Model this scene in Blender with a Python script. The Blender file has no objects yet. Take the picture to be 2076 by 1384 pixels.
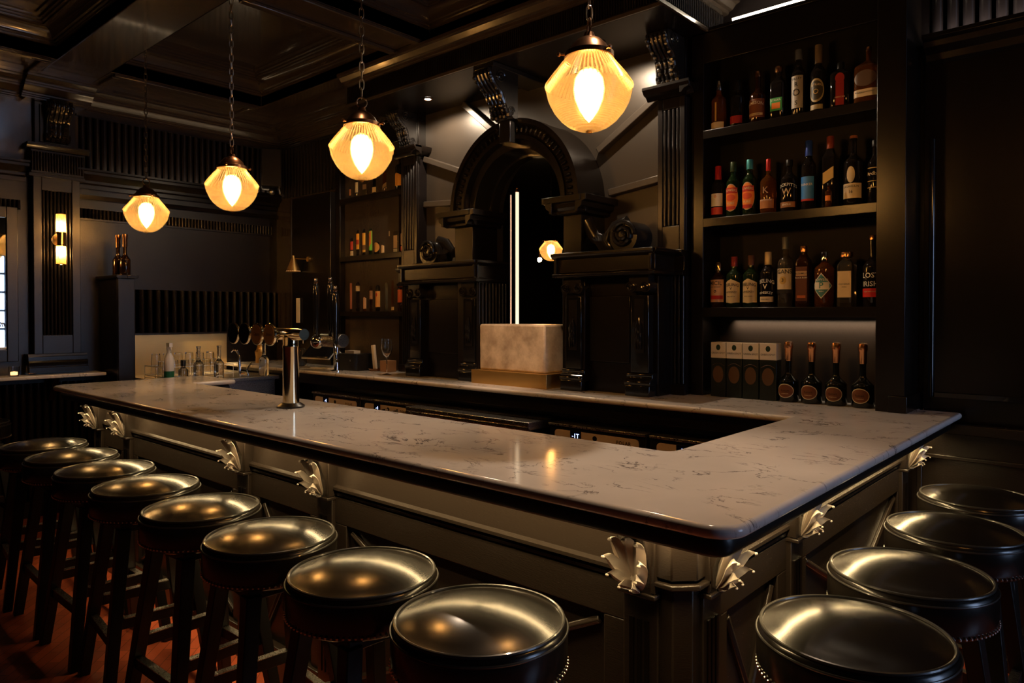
import bpy, math, random
from math import sin, cos, pi, radians as R
from mathutils import Vector, Matrix
random.seed(7)
S = bpy.context.scene
C = S.collection
# ---------------------------------------------------------------- camera, world, exposure
cd = bpy.data.cameras.new('camera'); cam = bpy.data.objects.new('camera', cd); C.objects.link(cam)
cam.location = (0, 0, 1.52)
cam.rotation_euler = (R(90 - 0.70), 0, R(41.85))
cd.sensor_width = 36; cd.lens = 36 * 1448 / 2076; cd.shift_y = -38.4 / 2076
cd.clip_start = 0.05
S.camera = cam
S.view_settings.view_transform = 'Standard'; S.view_settings.look = 'None'
S.view_settings.gamma = 1; S.view_settings.use_curve_mapping = False
S.view_settings.exposure = 0.0
wd = bpy.data.worlds.new('world'); S.world = wd; wd.use_nodes = True
wd.node_tree.nodes['Background'].inputs[0].default_value = (.25, .4, .7, 1)
wd.node_tree.nodes['Background'].inputs[1].default_value = 0.0

def area(name, loc, rot, sx, sy, power, col, spread=180):
    l = bpy.data.lights.new(name, 'AREA'); l.shape = 'RECTANGLE'; l.size = sx; l.size_y = sy
    l.energy = power; l.color = col; l.spread = R(spread)
    o = bpy.data.objects.new(name, l); C.objects.link(o); o.location = loc; o.rotation_euler = rot; return o
def spot(name, loc, rot, power, col, size=60, blend=.6, rad=.03):
    l = bpy.data.lights.new(name, 'SPOT'); l.energy = power; l.color = col; l.spot_size = R(size)
    l.spot_blend = blend; l.shadow_soft_size = rad
    o = bpy.data.objects.new(name, l); C.objects.link(o); o.location = loc; o.rotation_euler = rot; return o
XLW = -6.25
LED = (1, .70, .33); WARM = (1, .72, .42); AMB = (1, .55, .2); DAY = (.45, .66, 1)
# strips under the bar overhang (front and right side), with added fill strips for the leaves
area('bar_strip_front', (-2.83, 1.497, .994), (R(4), 0, 0), 4.2, .014, 14.0, LED, 170)
area('leaf_fill_front', (-2.83, 1.432, .994), (0, 0, 0), 4.2, .012, 5.0, LED, 75)  # second strip, added only to brighten the leaves and seat rims
area('bar_strip_side', (-.775, 2.6, .994), (0, R(4), 0), .014, 2.1, 9.0, LED, 170)
area('leaf_fill_side', (-.705, 2.6, .994), (0, 0, 0), .012, 2.1, 2.8, LED, 75)  # same added leaf light along the right side
# recessed spots in the header soffit
for x, y in ((-3.77, 3.33), (-2.29, 3.28)):
    spot('soffit_spot', (x, y, 2.995), (0, 0, 0), 34, (1, .76, .52), 172, .35, .015)
# added spots above the view, brightening the marble counter and onyx block
def aim(a, b): return (Vector(b) - Vector(a)).to_track_quat('-Z', 'Y').to_euler()
for a, b, p, sz in (((-1.3, 2.2, 3.24), (-1.15, 1.9, 1.08), 90, 50), ((-2.6, 1.9, 3.24), (-2.45, 1.75, 1.08), 64, 42), ((-2.2, 2.3, 3.24), (-2.94, 3.3, 1.28), 150, 20), ((-4.2, 2.4, 3.24), (-4.0, 1.75, 1.08), 45, 44)):
    spot('counter_fill_spot', a, aim(a, b), p, ((1, .71, .48) if a[0] > -3 else (1, .52, .24)), sz, .9, .03)
# shelf strips
area('niche_strip_right', (-1.34, 3.722, 1.499), (R(28), 0, 0), .74, .010, 1.1, (1, .76, .50), 80)
area('niche_strip_left', (-4.62, 3.722, 1.496), (R(28), 0, 0), .52, .010, .7, (1, .70, .45), 80)
area('splash_strip', (XLW + .05, 2.88, 1.335), (0, R(-10), 0), .012, .35, 1.6, (1, .66, .28), 90)
# cornice uplighters
area('cornice_strip_left', (-6.17, 2.75, 2.645), (R(180), R(-14), 0), .012, 1.5, 1.0, WARM)
area('cornice_strip_right', (-.35, 3.72, 2.785), (R(165), 0, 0), .8, .012, 2.2, (1, .85, .7))

# ---------------------------------------------------------------- materials
def mat(name, base=(.5, .5, .5), rough=.5, metal=0, coat=0, trans=0, ior=1.45, emit=None, es=0, bump=None, spec=.5, alpha=1, grain=0):
    m = bpy.data.materials.new(name); m.use_nodes = True; nt = m.node_tree; b = nt.nodes['Principled BSDF']
    b.inputs['Base Color'].default_value = (*base, 1); b.inputs['Roughness'].default_value = rough
    b.inputs['Metallic'].default_value = metal; b.inputs['Coat Weight'].default_value = coat
    b.inputs['Coat Roughness'].default_value = .08
    b.inputs['Transmission Weight'].default_value = trans; b.inputs['IOR'].default_value = ior
    b.inputs['Specular IOR Level'].default_value = spec
    if emit: b.inputs['Emission Color'].default_value = (*emit, 1); b.inputs['Emission Strength'].default_value = es
    tc = nt.nodes.new('ShaderNodeTexCoord')
    if bump:
        sc, st, stretch = bump
        mp = nt.nodes.new('ShaderNodeMapping'); mp.inputs['Scale'].default_value = stretch
        n = nt.nodes.new('ShaderNodeTexNoise'); n.inputs['Scale'].default_value = sc; n.inputs['Detail'].default_value = 5
        bp = nt.nodes.new('ShaderNodeBump'); bp.inputs['Strength'].default_value = st; bp.inputs['Distance'].default_value = .002
        nt.links.new(tc.outputs['Object'], mp.inputs[0]); nt.links.new(mp.outputs[0], n.inputs['Vector'])
        nt.links.new(n.outputs[0], bp.inputs['Height']); nt.links.new(bp.outputs[0], b.inputs['Normal'])
        if grain:
            rr = nt.nodes.new('ShaderNodeMapRange'); rr.inputs['To Min'].default_value = rough - grain; rr.inputs['To Max'].default_value = rough + grain
            nt.links.new(n.outputs[0], rr.inputs[0]); nt.links.new(rr.outputs[0], b.inputs['Roughness'])
    return m
M = {}
M['paint'] = mat('black_paint', (.0055, .0038, .0030), .26, bump=(60, .06, (8, 8, 1)), grain=.02)
M['panel'] = mat('charcoal_paint', (.0088, .0068, .0072), .30, bump=(60, .2, (8, 8, 1)), grain=.06)
M['barpaint'] = mat('bar_front_paint', (.020, .0145, .011), .24, bump=(90, .3, (1, 1, 6)), grain=.08)
M['ceil'] = mat('ceiling_paint', (.045, .034, .026), .22, coat=.6, bump=(40, .2, (2, 2, 2)), grain=.06)
M['gloss'] = mat('glossy_black', (.008, .008, .009), .12, coat=.5)
M['trimblack'] = mat('satin_black_trim', (.004, .004, .004), .38)
M['carve'] = mat('carved_black_gloss', (.012, .011, .011), .22, coat=.3)
M['pewter'] = mat('silver_leaf_paint', (.50, .44, .38), .36, metal=.4, bump=(80, .3, (1, 1, 1)))
M['leather'] = mat('black_leather', (.010, .008, .0065), .21, coat=.0, spec=.8)
M['welt'] = mat('leather_piping', (.03, .028, .025), .3, coat=.3)
M['stud'] = mat('nail_heads', (.7, .68, .62), .25, metal=1)
M['stoolwood'] = mat('stool_black_wood', (.008, .007, .006), .4)
M['brass'] = mat('brass', (.72, .50, .22), .22, metal=1)
M['brass_old'] = mat('aged_brass', (.62, .38, .13), .42, metal=1, bump=(30, .3, (1, 1, 1)), grain=.12)
M['bronze'] = mat('dark_bronze', (.20, .10, .05), .3, metal=1)
M['chain'] = mat('chain_metal', (.42, .34, .26), .28, metal=1)
M['back_lit'] = mat('cabinet_back_lit', (.018, .012, .009), .45, bump=(30, .5, (14, 14, 1)))  # cabinet back, lighter copy for the zone the niche strip lights
M['back_shaded'] = mat('cabinet_back_shaded', (.004, .003, .0025), .6, spec=.3)  # same cabinet back, shade of the upper part put into the colour
M['steel'] = mat('stainless_steel', (.55, .52, .48), .28, metal=1, bump=(100, .15, (1, 12, 1)), grain=.08)
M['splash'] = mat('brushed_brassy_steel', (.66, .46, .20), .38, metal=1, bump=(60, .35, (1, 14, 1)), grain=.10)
M['chrome'] = mat('chrome', (.8, .8, .8), .06, metal=1)
M['goldchrome'] = mat('polished_gold_chrome', (.80, .68, .45), .09, metal=1)
M['copper'] = mat('copper', (.85, .42, .2), .22, metal=1)
M['mirror'] = mat('mirror_glass', (.62, .60, .56), .015, metal=1)
M['blackplastic'] = mat('black_plastic', (.01, .01, .011), .3)
M['white'] = mat('white_plastic', (.8, .78, .74), .35)
M['paper'] = mat('paper', (.75, .68, .58), .7)
M['green'] = mat('green_plastic', (.02, .14, .07), .3)
M['woodblock'] = mat('oak_block', (.33, .17, .08), .5, bump=(20, .3, (1, 1, 8)))
M['clear'] = mat('clear_glass', (.95, .95, .93), .02, trans=1)
M['ribglass'] = mat('ribbed_glass', (.95, .85, .65), .08, trans=1)
M['fridge'] = mat('fridge_panel', (.62, .52, .44), .4)
M['lcd'] = mat('display', (.004, .005, .03), .2)
M['digit'] = mat('blue_digits', (.1, .15, 1), .5, emit=(.35, .45, 1), es=5)
M['strip'] = mat('led_diffuser', (1, .9, .75), .5, emit=(1, .82, .58), es=45)
M['tube'] = mat('warm_led_tube', (1, .9, .7), .5, emit=(1, .82, .56), es=1.15)
M['tube_reflection'] = mat('tube_reflection_glow', (.6, .4, .3), .5, emit=(1, .62, .42), es=.45)  # weak glow painted in for the reflection of the main tube
M['spotface'] = mat('spot_lens', (1, 1, 1), .5, emit=(1, .88, .7), es=60)
M['bulb'] = mat('lit_bulb', (1, .9, .7), .5, emit=(1, .57, .23), es=30)
_b = M['bulb'].node_tree; _l = _b.nodes.new('ShaderNodeLayerWeight'); _l.inputs[0].default_value = .5
_m = _b.nodes.new('ShaderNodeMath'); _m.operation = 'SUBTRACT'; _m.inputs[0].default_value = 1
_p = _b.nodes.new('ShaderNodeMath'); _p.operation = 'POWER'; _p.inputs[1].default_value = 3
_q = _b.nodes.new('ShaderNodeMath'); _q.operation = 'MULTIPLY'; _q.inputs[1].default_value = 270
_b.links.new(_l.outputs['Facing'], _m.inputs[1]); _b.links.new(_m.outputs[0], _p.inputs[0]); _b.links.new(_p.outputs[0], _q.inputs[0]); _b.links.new(_q.outputs[0], _b.nodes['Principled BSDF'].inputs['Emission Strength'])
M['bulb2'] = mat('lit_sconce_bulb', (1, .9, .7), .5, emit=(1, .62, .26), es=220)
M['pane'] = mat('daylight_pane', (.2, .2, .2), .3, emit=(.46, .64, 1), es=7.5)
M['candle'] = mat('candle_glow', (1, .6, .3), .5, emit=(1, .5, .18), es=3)
def glow_glass(name, amber, tr, ribs=0):
    m = bpy.data.materials.new(name); m.use_nodes = True; nt = m.node_tree; nt.nodes.clear(); N = nt.nodes.new; L = nt.links.new
    out = N('ShaderNodeOutputMaterial'); tl = N('ShaderNodeBsdfTranslucent'); tl.inputs[0].default_value = (*amber, 1)
    tp = N('ShaderNodeBsdfTransparent'); tp.inputs[0].default_value = (*tr, 1)
    gl = N('ShaderNodeBsdfGlossy'); gl.inputs[1].default_value = .12; gl.inputs[0].default_value = (1, .9, .7, 1)
    df = N('ShaderNodeBsdfDiffuse'); df.inputs[0].default_value = (*amber, 1)
    a = N('ShaderNodeMixShader'); a.inputs[0].default_value = .55; L(tl.outputs[0], a.inputs[1]); L(tp.outputs[0], a.inputs[2])
    b = N('ShaderNodeMixShader'); b.inputs[0].default_value = .06; L(a.outputs[0], b.inputs[1]); L(gl.outputs[0], b.inputs[2])
    L(b.outputs[0], out.inputs[0])
    tc = N('ShaderNodeTexCoord'); wv = N('ShaderNodeTexWave'); wv.wave_type = 'BANDS'; wv.bands_direction = 'Z'
    wv.inputs['Scale'].default_value = 42; L(tc.outputs['Object'], wv.inputs[0])
    if ribs:
        sp = N('ShaderNodeSeparateXYZ'); L(tc.outputs['Object'], sp.inputs[0]); at = N('ShaderNodeMath'); at.operation = 'ARCTAN2'; L(sp.outputs[1], at.inputs[0]); L(sp.outputs[0], at.inputs[1])
        def chan(src, k_, lo, hi):
            m1 = N('ShaderNodeMath'); m1.operation = 'MULTIPLY'; m1.inputs[1].default_value = k_; L(src, m1.inputs[0]); m2 = N('ShaderNodeMath'); m2.operation = 'SINE'; L(m1.outputs[0], m2.inputs[0])
            r_ = N('ShaderNodeMapRange'); r_.inputs['From Min'].default_value = -1; r_.inputs['To Min'].default_value = lo; r_.inputs['To Max'].default_value = hi; L(m2.outputs[0], r_.inputs[0]); return r_.outputs[0]
        if ribs == 1: L(chan(at.outputs[0], 60, .15, .80), a.inputs[0])
        else: L(chan(sp.outputs[2], 1100, .42, .66), a.inputs[0])
    bp = N('ShaderNodeBump'); bp.inputs['Strength'].default_value = .5; bp.inputs['Distance'].default_value = .002
    L(wv.outputs['Fac'], bp.inputs['Height']); L(bp.outputs[0], tl.inputs['Normal']); L(bp.outputs[0], gl.inputs['Normal'])
    return m
M['amber'] = glow_glass('amber_prismatic_glass', (.105, .076, .034), (1, .78, .44), 2)
M['amber_fluted'] = glow_glass('amber_fluted_glass', (.125, .094, .046), (1, .80, .48), 1)
M['sconceglass'] = glow_glass('sconce_glass', (1, .6, .2), (1, .92, .75))
def marble():
    m = mat('white_quartz', (.7, .66, .62), .11); nt = m.node_tree; b = nt.nodes['Principled BSDF']; N = nt.nodes.new; L = nt.links.new
    tc = N('ShaderNodeTexCoord')
    def vein(sc, w, dist, seed):
        mp = N('ShaderNodeMapping'); mp.inputs['Location'].default_value = (seed, seed * .7, 0); mp.inputs['Rotation'].default_value = (0, 0, .5)
        mp.inputs['Scale'].default_value = (1, 1.9, 1)
        n = N('ShaderNodeTexNoise'); n.inputs['Scale'].default_value = sc; n.inputs['Detail'].default_value = 7; n.inputs['Roughness'].default_value = .62; n.inputs['Distortion'].default_value = dist
        s1 = N('ShaderNodeMath'); s1.operation = 'SUBTRACT'; s1.inputs[1].default_value = .5
        s2 = N('ShaderNodeMath'); s2.operation = 'ABSOLUTE'
        r = N('ShaderNodeMapRange'); r.inputs['From Max'].default_value = w; r.inputs['To Min'].default_value = 1; r.inputs['To Max'].default_value = 0
        L(tc.outputs['Object'], mp.inputs[0]); L(mp.outputs[0], n.inputs['Vector']); L(n.outputs[0], s1.inputs[0]); L(s1.outputs[0], s2.inputs[0]); L(s2.outputs[0], r.inputs[0])
        return r
    v = vein(4.2, .016, .9, 3.1)
    pm = N('ShaderNodeTexNoise'); pm.inputs['Scale'].default_value = 6.5; pm.inputs['Detail'].default_value = 3; L(tc.outputs['Object'], pm.inputs['Vector'])
    pr = N('ShaderNodeMapRange'); pr.inputs['From Min'].default_value = .46; pr.inputs['From Max'].default_value = .58; L(pm.outputs[0], pr.inputs[0])
    mu = N('ShaderNodeMath'); mu.operation = 'MULTIPLY'; L(v.outputs[0], mu.inputs[0]); L(pr.outputs[0], mu.inputs[1])
    cl = N('ShaderNodeTexNoise'); cl.inputs['Scale'].default_value = 5; cl.inputs['Detail'].default_value = 6; L(tc.outputs['Object'], cl.inputs['Vector'])
    c1 = N('ShaderNodeMix'); c1.data_type = 'RGBA'; c1.inputs[6].default_value = (.60, .57, .545, 1); c1.inputs[7].default_value = (.76, .73, .70, 1); L(cl.outputs[0], c1.inputs[0])
    c2 = N('ShaderNodeMix'); c2.data_type = 'RGBA'; c2.inputs[7].default_value = (.12, .10, .10, 1); L(mu.outputs[0], c2.inputs[0]); L(c1.outputs[2], c2.inputs[6])
    L(c2.outputs[2], b.inputs['Base Color'])
    return m
M['marble'] = marble()
def stone():
    m = mat('onyx_stone', (.6, .5, .4), .3, bump=(9, .3, (1, 1, 1))); nt = m.node_tree; b = nt.nodes['Principled BSDF']; N = nt.nodes.new; L = nt.links.new
    tc = N('ShaderNodeTexCoord'); n = N('ShaderNodeTexNoise'); n.inputs['Scale'].default_value = 7; n.inputs['Detail'].default_value = 8; n.inputs['Roughness'].default_value = .65
    L(tc.outputs['Object'], n.inputs['Vector'])
    r = N('ShaderNodeValToRGB'); r.color_ramp.elements[0].position = .35; r.color_ramp.elements[0].color = (.34, .25, .17, 1); r.color_ramp.elements[1].position = .65; r.color_ramp.elements[1].color = (.66, .54, .40, 1)
    L(n.outputs[0], r.inputs[0]); L(r.outputs[0], b.inputs['Base Color'])
    b.inputs['Subsurface Weight'].default_value = .25; b.inputs['Subsurface Radius'].default_value = (.05, .03, .02)
    return m
M['stone'] = stone()
def floorm():
    m = mat('red_parquet', (.25, .06, .03), .3); nt = m.node_tree; b = nt.nodes['Principled BSDF']; N = nt.nodes.new; L = nt.links.new
    tc = N('ShaderNodeTexCoord'); mp = N('ShaderNodeMapping'); mp.inputs['Rotation'].default_value = (0, 0, R(45))
    br = N('ShaderNodeTexBrick'); br.inputs['Scale'].default_value = 6; br.inputs['Color1'].default_value = (.42, .085, .032, 1); br.inputs['Color2'].default_value = (.28, .055, .022, 1); br.inputs['Mortar'].default_value = (.03, .01, .006, 1)
    br.inputs['Mortar Size'].default_value = .008; br.inputs['Brick Width'].default_value = 1.2; br.inputs['Row Height'].default_value = .3
    L(tc.outputs['Object'], mp.inputs[0]); L(mp.outputs[0], br.inputs[0]); L(br.outputs[0], b.inputs['Base Color'])
    return m
M['floor'] = floorm()
_cc = {}
def col(c, rough=.5, metal=0, **k):
    key = (c, rough, metal, tuple(sorted(k.items())))
    if key not in _cc: _cc[key] = mat('colour', c, rough, metal, **k)
    return _cc[key]

# ---------------------------------------------------------------- mesh helpers
class MB:
    def __init__(s): s.v = []; s.f = []
    def add(s, vs, fs):
        o = len(s.v); s.v += [tuple(v) for v in vs]; s.f += [tuple(i + o for i in f) for f in fs]; return s
    def box(s, x0, x1, y0, y1, z0, z1):
        return s.add([(x0, y0, z0), (x1, y0, z0), (x1, y1, z0), (x0, y1, z0), (x0, y0, z1), (x1, y0, z1), (x1, y1, z1), (x0, y1, z1)],
                     [(0, 3, 2, 1), (4, 5, 6, 7), (0, 1, 5, 4), (1, 2, 6, 5), (2, 3, 7, 6), (3, 0, 4, 7)])
    def lathe(s, prof, n=32, c=(0, 0, 0), sq=1, cap=True, flute=0, nfl=0, squash=(1, 1), rot=0):
        k = len(prof); vs = []
        for i in range(n):
            a = 2 * pi * i / n
            if sq != 1:
                ca, sa = abs(cos(a)), abs(sin(a)); q = 1 / ((ca ** (2 * sq) + sa ** (2 * sq)) ** (1 / (2 * sq)))
            else: q = 1
            for r, z in prof:
                rr = r * q * (1 + (flute * cos(nfl * a) if flute else 0))
                x, y = rr * cos(a) * squash[0], rr * sin(a) * squash[1]
                vs.append((c[0] + x * cos(rot) - y * sin(rot), c[1] + x * sin(rot) + y * cos(rot), c[2] + z))
        fs = []
        for i in range(n):
            j = (i + 1) % n
            for t in range(k - 1): fs.append((i * k + t, j * k + t, j * k + t + 1, i * k + t + 1))
        if cap and prof[0][0] > 1e-6: fs.append(tuple(i * k for i in reversed(range(n))))
        if cap and prof[-1][0] > 1e-6: fs.append(tuple(i * k + k - 1 for i in range(n)))
        return s.add(vs, fs)
    def tube(s, pts, rad, n=8, flat=1, closed=False, up=(0, 0, 1)):
        P = [Vector(p) for p in pts]; m = len(P); rr = rad if isinstance(rad, (list, tuple)) else [rad] * m; vs = []
        for i, p in enumerate(P):
            if closed: t = P[(i + 1) % m] - P[i - 1]
            else: t = P[min(i + 1, m - 1)] - P[max(i - 1, 0)]
            t.normalize(); u = Vector(up)
            if abs(t.dot(u)) > .95: u = Vector((1, 0, 0)) if abs(t.x) < .9 else Vector((0, 1, 0))
            a = t.cross(u).normalized(); b = a.cross(t).normalized()
            for j in range(n):
                w = 2 * pi * j / n; vs.append(p + a * cos(w) * rr[i] + b * sin(w) * rr[i] * flat)
        fs = []
        for i in range(m if closed else m - 1):
            i2 = (i + 1) % m
            for j in range(n):
                j2 = (j + 1) % n; fs.append((i * n + j, i * n + j2, i2 * n + j2, i2 * n + j))
        if not closed: fs += [tuple(reversed(range(n))), tuple((m - 1) * n + j for j in range(n))]
        return s.add(vs, fs)
    def cyl(s, a, b, r, r2=None, n=20): return s.tube([a, b], [r, r if r2 is None else r2], n)
    def sph(s, c, r, n=16, sc=(1, 1, 1)):
        k = n // 2; prof = [(r * sin(pi * i / k), -r * cos(pi * i / k)) for i in range(k + 1)]; prof[0] = (0, -r); prof[-1] = (0, r)
        b = MB().lathe(prof, n); return s.add([(c[0] + x * sc[0], c[1] + y * sc[1], c[2] + z * sc[2]) for x, y, z in b.v], b.f)
    def prism(s, poly, axis, a, b):
        """polygon (u,v) extruded along axis: x->(t,u,v) y->(u,t,v) z->(u,v,t)"""
        g = {'x': lambda u, v, t: (t, u, v), 'y': lambda u, v, t: (u, t, v), 'z': lambda u, v, t: (u, v, t)}[axis]
        n = len(poly); return s.add([g(u, v, a) for u, v in poly] + [g(u, v, b) for u, v in poly],
                                    [tuple(range(n)), tuple(range(2 * n - 1, n - 1, -1))] + [(i, i + n, (i + 1) % n + n, (i + 1) % n) for i in range(n)])
    def mould(s, prof, axis, a, b, base, sg):
        """moulding: prof (out,z) from the wall plane `base`, projecting toward sg"""
        poly = [(base + sg * d, z) for d, z in prof]; return s.prism(poly, axis, a, b)
    def reeds(s, axis, a, b, base, sg, z0, z1, pitch, dep, gap=.25):
        n = max(1, round((b - a) / pitch)); p = (b - a) / n; prof = []
        for i in range(n):
            s0 = a + i * p
            prof.append((s0, 0))
            for j in range(7):
                w = pi * j / 6; prof.append((s0 + p * gap / 2 + p * (1 - gap) * (1 - cos(w)) / 2, dep * sin(w)))
        prof.append((b, 0)); poly = prof + [(b, -.004), (a, -.004)]
        n = len(poly); g = (lambda u, d, z: (u, base + sg * d, z)) if axis == 'x' else (lambda u, d, z: (base + sg * d, u, z))
        vs = [g(u, d, z0) for u, d in poly] + [g(u, d, z1) for u, d in poly]
        fs = [(i, (i + 1) % n, (i + 1) % n + n, i + n) for i in range(n)] + [tuple(range(n))[::-1], tuple(range(n, 2 * n))]
        return s.add(vs, fs)
    def xf(s, mtx): s.v = [tuple(mtx @ Vector(v)) for v in s.v]; return s
    def join(s, o, mtx=None):
        return s.add([tuple(mtx @ Vector(v)) for v in o.v] if mtx else o.v, o.f)
def obj(name, mb, m, parent=None, bevel=0, smooth=35, loc=None):
    me = bpy.data.meshes.new(name); me.from_pydata([tuple(v) for v in mb.v], [], mb.f); me.update()
    import bmesh
    bm = bmesh.new(); bm.from_mesh(me); bmesh.ops.recalc_face_normals(bm, faces=bm.faces); bm.to_mesh(me); bm.free()
    me.materials.append(M[m] if isinstance(m, str) else m)
    if smooth:
        me.polygons.foreach_set('use_smooth', [True] * len(me.polygons)); me.set_sharp_from_angle(angle=R(smooth))
        me.polygons.foreach_set('use_smooth', [len(p.vertices) < 9 for p in me.polygons])
    o = bpy.data.objects.new(name, me); C.objects.link(o)
    if parent: o.parent = parent
    if loc: o.location = loc
    if bevel:
        b = o.modifiers.new('bevel', 'BEVEL'); b.width = bevel; b.segments = 2; b.limit_method = 'ANGLE'; b.angle_limit = R(40)
    return o
def tag(o, label, cat, group=None):
    o['label'] = label; o['category'] = cat
    if group: o['group'] = group
    return o
def thing(name, label, cat, loc=(0, 0, 0), rz=0, group=None):
    o = bpy.data.objects.new(name, None); C.objects.link(o); o.location = loc; o.rotation_euler = (0, 0, rz); o.empty_display_size = .05
    return tag(o, label, cat, group)
def struct(name, mb, m, bevel=0, parent=None):
    o = obj(name, mb, m, parent, bevel)
    if not parent: o['kind'] = 'structure'
    return o
def copy_tree(o, parent=None):
    c = o.copy(); C.objects.link(c)
    if parent: c.parent = parent
    for ch in list(o.children): copy_tree(ch, c)
    return c
_tc = {}
def text(s, size, bold=0, shear=0, space=1):
    k = (s, size, bold, shear, space)
    if k in _tc: return _tc[k]
    cu = bpy.data.curves.new('t', 'FONT'); cu.body = s; cu.size = size; cu.align_x = 'CENTER'; cu.align_y = 'CENTER'
    cu.resolution_u = 2; cu.offset = bold; cu.shear = shear; cu.space_character = space
    o = bpy.data.objects.new('t', cu); me = o.to_mesh()
    v = [tuple(p.co) for p in me.vertices]; f = [tuple(p.vertices) for p in me.polygons]; o.to_mesh_clear()
    bpy.data.objects.remove(o); bpy.data.curves.remove(cu); _tc[k] = (v, f); return v, f
def flat_text(mb, s, size, origin, ux, uz, **k):
    v, f = text(s, size, **k); ux = Vector(ux); uz = Vector(uz); o = Vector(origin)
    return mb.add([o + ux * x + uz * y for x, y, z in v], f)
def wrap_text(mb, s, size, r, z, a0=-pi / 2, arch=0, **k):
    v, f = text(s, size, **k)
    return mb.add([(r * cos(a0 + x / r), r * sin(a0 + x / r), z + y + arch * (1 - (x / .03) ** 2) - arch) for x, y, _ in v], f)
Z0 = .0
# ================================================================ ROOM SHELL
XL, XR, YB, YF = -6.25, 3.4, 3.75, -3.2   # left wall, right wall, back-bar wall, wall behind the camera
ZC = 3.62
struct('floor', MB().box(XL - .2, XR + .2, YF - .2, YB + .3, -.1, 0), 'floor')
struct('ceiling', MB().box(XL - .2, XR + .2, YF - .2, YB + .3, ZC, ZC + .12), 'ceil')
struct('wall_left', MB().box(XL - .2, XL, YF - .2, YB + .3, 0, ZC), 'panel')
struct('wall_back', MB().box(XL, -4.0, YB + .03, YB + .3, 0, ZC).box(-2.5, XR + .2, YB + .03, YB + .3, 0, ZC).box(-4.0, -2.5, YB + .03, YB + .3, 0, 1.05).box(-4.0, -2.5, YB + .03, YB + .3, 3.05, ZC), 'panel')
struct('wall_far', MB().box(-10, -1, 11, 11.1, 0, ZC).box(-10.1, -10, 4, 11, 0, ZC).box(-1, -.9, 4, 11, 0, ZC).box(-10, -1, 4.05, 11, ZC, ZC + .1).box(-10, -1, 4.05, 11, -.1, 0), 'paint')
struct('wall_front', MB().box(XL, XR + .2, YF - .2, YF, 0, ZC), 'panel')
# right wall with its tall window
w = MB(); wy = [(2.45, 3.6)]
ys = [YF] + [q for p in wy for q in p] + [YB]
for i in range(0, len(ys), 2): w.box(XR, XR + .2, ys[i], ys[i + 1], 0, ZC)
for a, b in wy: w.box(XR, XR + .2, a, b, 0, .9); w.box(XR, XR + .2, a, b, 2.6, ZC)
struct('wall_right', w, 'panel')
for i, (a, b) in enumerate(wy):
    g = MB().box(XR + .12, XR + .13, a, b, .9, 2.6); wo = obj('window_%d' % (i + 1), g, 'pane'); wo['kind'] = 'structure'
    fr = MB(); nb = 4
    for j in range(nb + 1):
        y = a + (b - a) * j / nb; fr.box(XR + .06, XR + .11, y - .02, y + .02, .9, 2.6)
    for j in range(6):
        z = .9 + 1.7 * j / 5; fr.box(XR + .06, XR + .11, a, b, z - .02, z + .02)
    obj('window_frame', fr, 'paint', wo)

# coffered ceiling: beams along X and Y, with stepped mouldings
ZB = 3.26
def inner_mould(x0, x1, y0, y1):
    """moulding running round the inside of one coffer"""
    mb = MB(); prof = [(d_, ZB + z_) for d_, z_ in [(0, 0), (0, .085), (.015, .088), (.015, .10), (.028, .103), (.028, .115), (.04, .12), (.048, .148), (.062, .165), (.085, .177), (.105, .18), (.105, .192), (.12, .195), (.12, .207), (.134, .21), (.134, .225), (.16, .228), (.16, .24)]]
    n = len(prof)
    for k, (ax, fx, fy) in enumerate([(0, 0, 0)]):
        rings = []
        for d, z in prof: rings.append([(x0 + d, y0 + d, z), (x1 - d, y0 + d, z), (x1 - d, y1 - d, z), (x0 + d, y1 - d, z)])
        vs = [p for r in rings for p in r]
        fs = [(i * 4 + j, i * 4 + (j + 1) % 4, (i + 1) * 4 + (j + 1) % 4, (i + 1) * 4 + j) for i in range(n - 1) for j in range(4)]
        mb.add(vs, fs)
    d = .16; z = ZB + .24
    return mb.add([(x0 + d, y0 + d, z), (x1 - d, y0 + d, z), (x1 - d, y1 - d, z), (x0 + d, y1 - d, z)], [(0, 1, 2, 3)])
bx = [(-6.25, -5.60), (-3.78, -3.48), (-1.0, -.7), (1.8, 2.1), (3.2, 3.4)]
by = [(3.09, 3.78), (1.58, 1.92), (-.4, -.06), (-2.4, -2.06), (-3.2, -3.1)]
k = 1
for a, b in by: struct('trim_%d' % k, MB().box(XL, XR, a, b, ZB, ZC), 'ceil', .006); k += 1
for a, b in bx:
    mb = MB()
    for j in range(len(by) - 1): mb.box(a, b, by[j + 1][1], by[j][0], ZB, ZC)
    # recessed soffit panel: raised rims on the beam underside
    for j in range(len(by) - 1):
        y0, y1 = by[j + 1][1] + .03, by[j][0] - .03
        if b - a > .25:
            for p, q, r_, t in ((a, a + .05, y0, y1), (b - .05, b, y0, y1), (a + .05, b - .05, y0, y0 + .05), (a + .05, b - .05, y1 - .05, y1)):
                mb.box(p, q, r_, t, ZB - .022, ZB)
    struct('trim_%d' % k, mb, 'ceil', .005); k += 1
for i in range(len(bx) - 1):
    for j in range(len(by) - 1):
        struct('trim_%d' % k, inner_mould(bx[i][1], bx[i + 1][0], by[j + 1][1], by[j][0]), 'ceil'); k += 1
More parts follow.
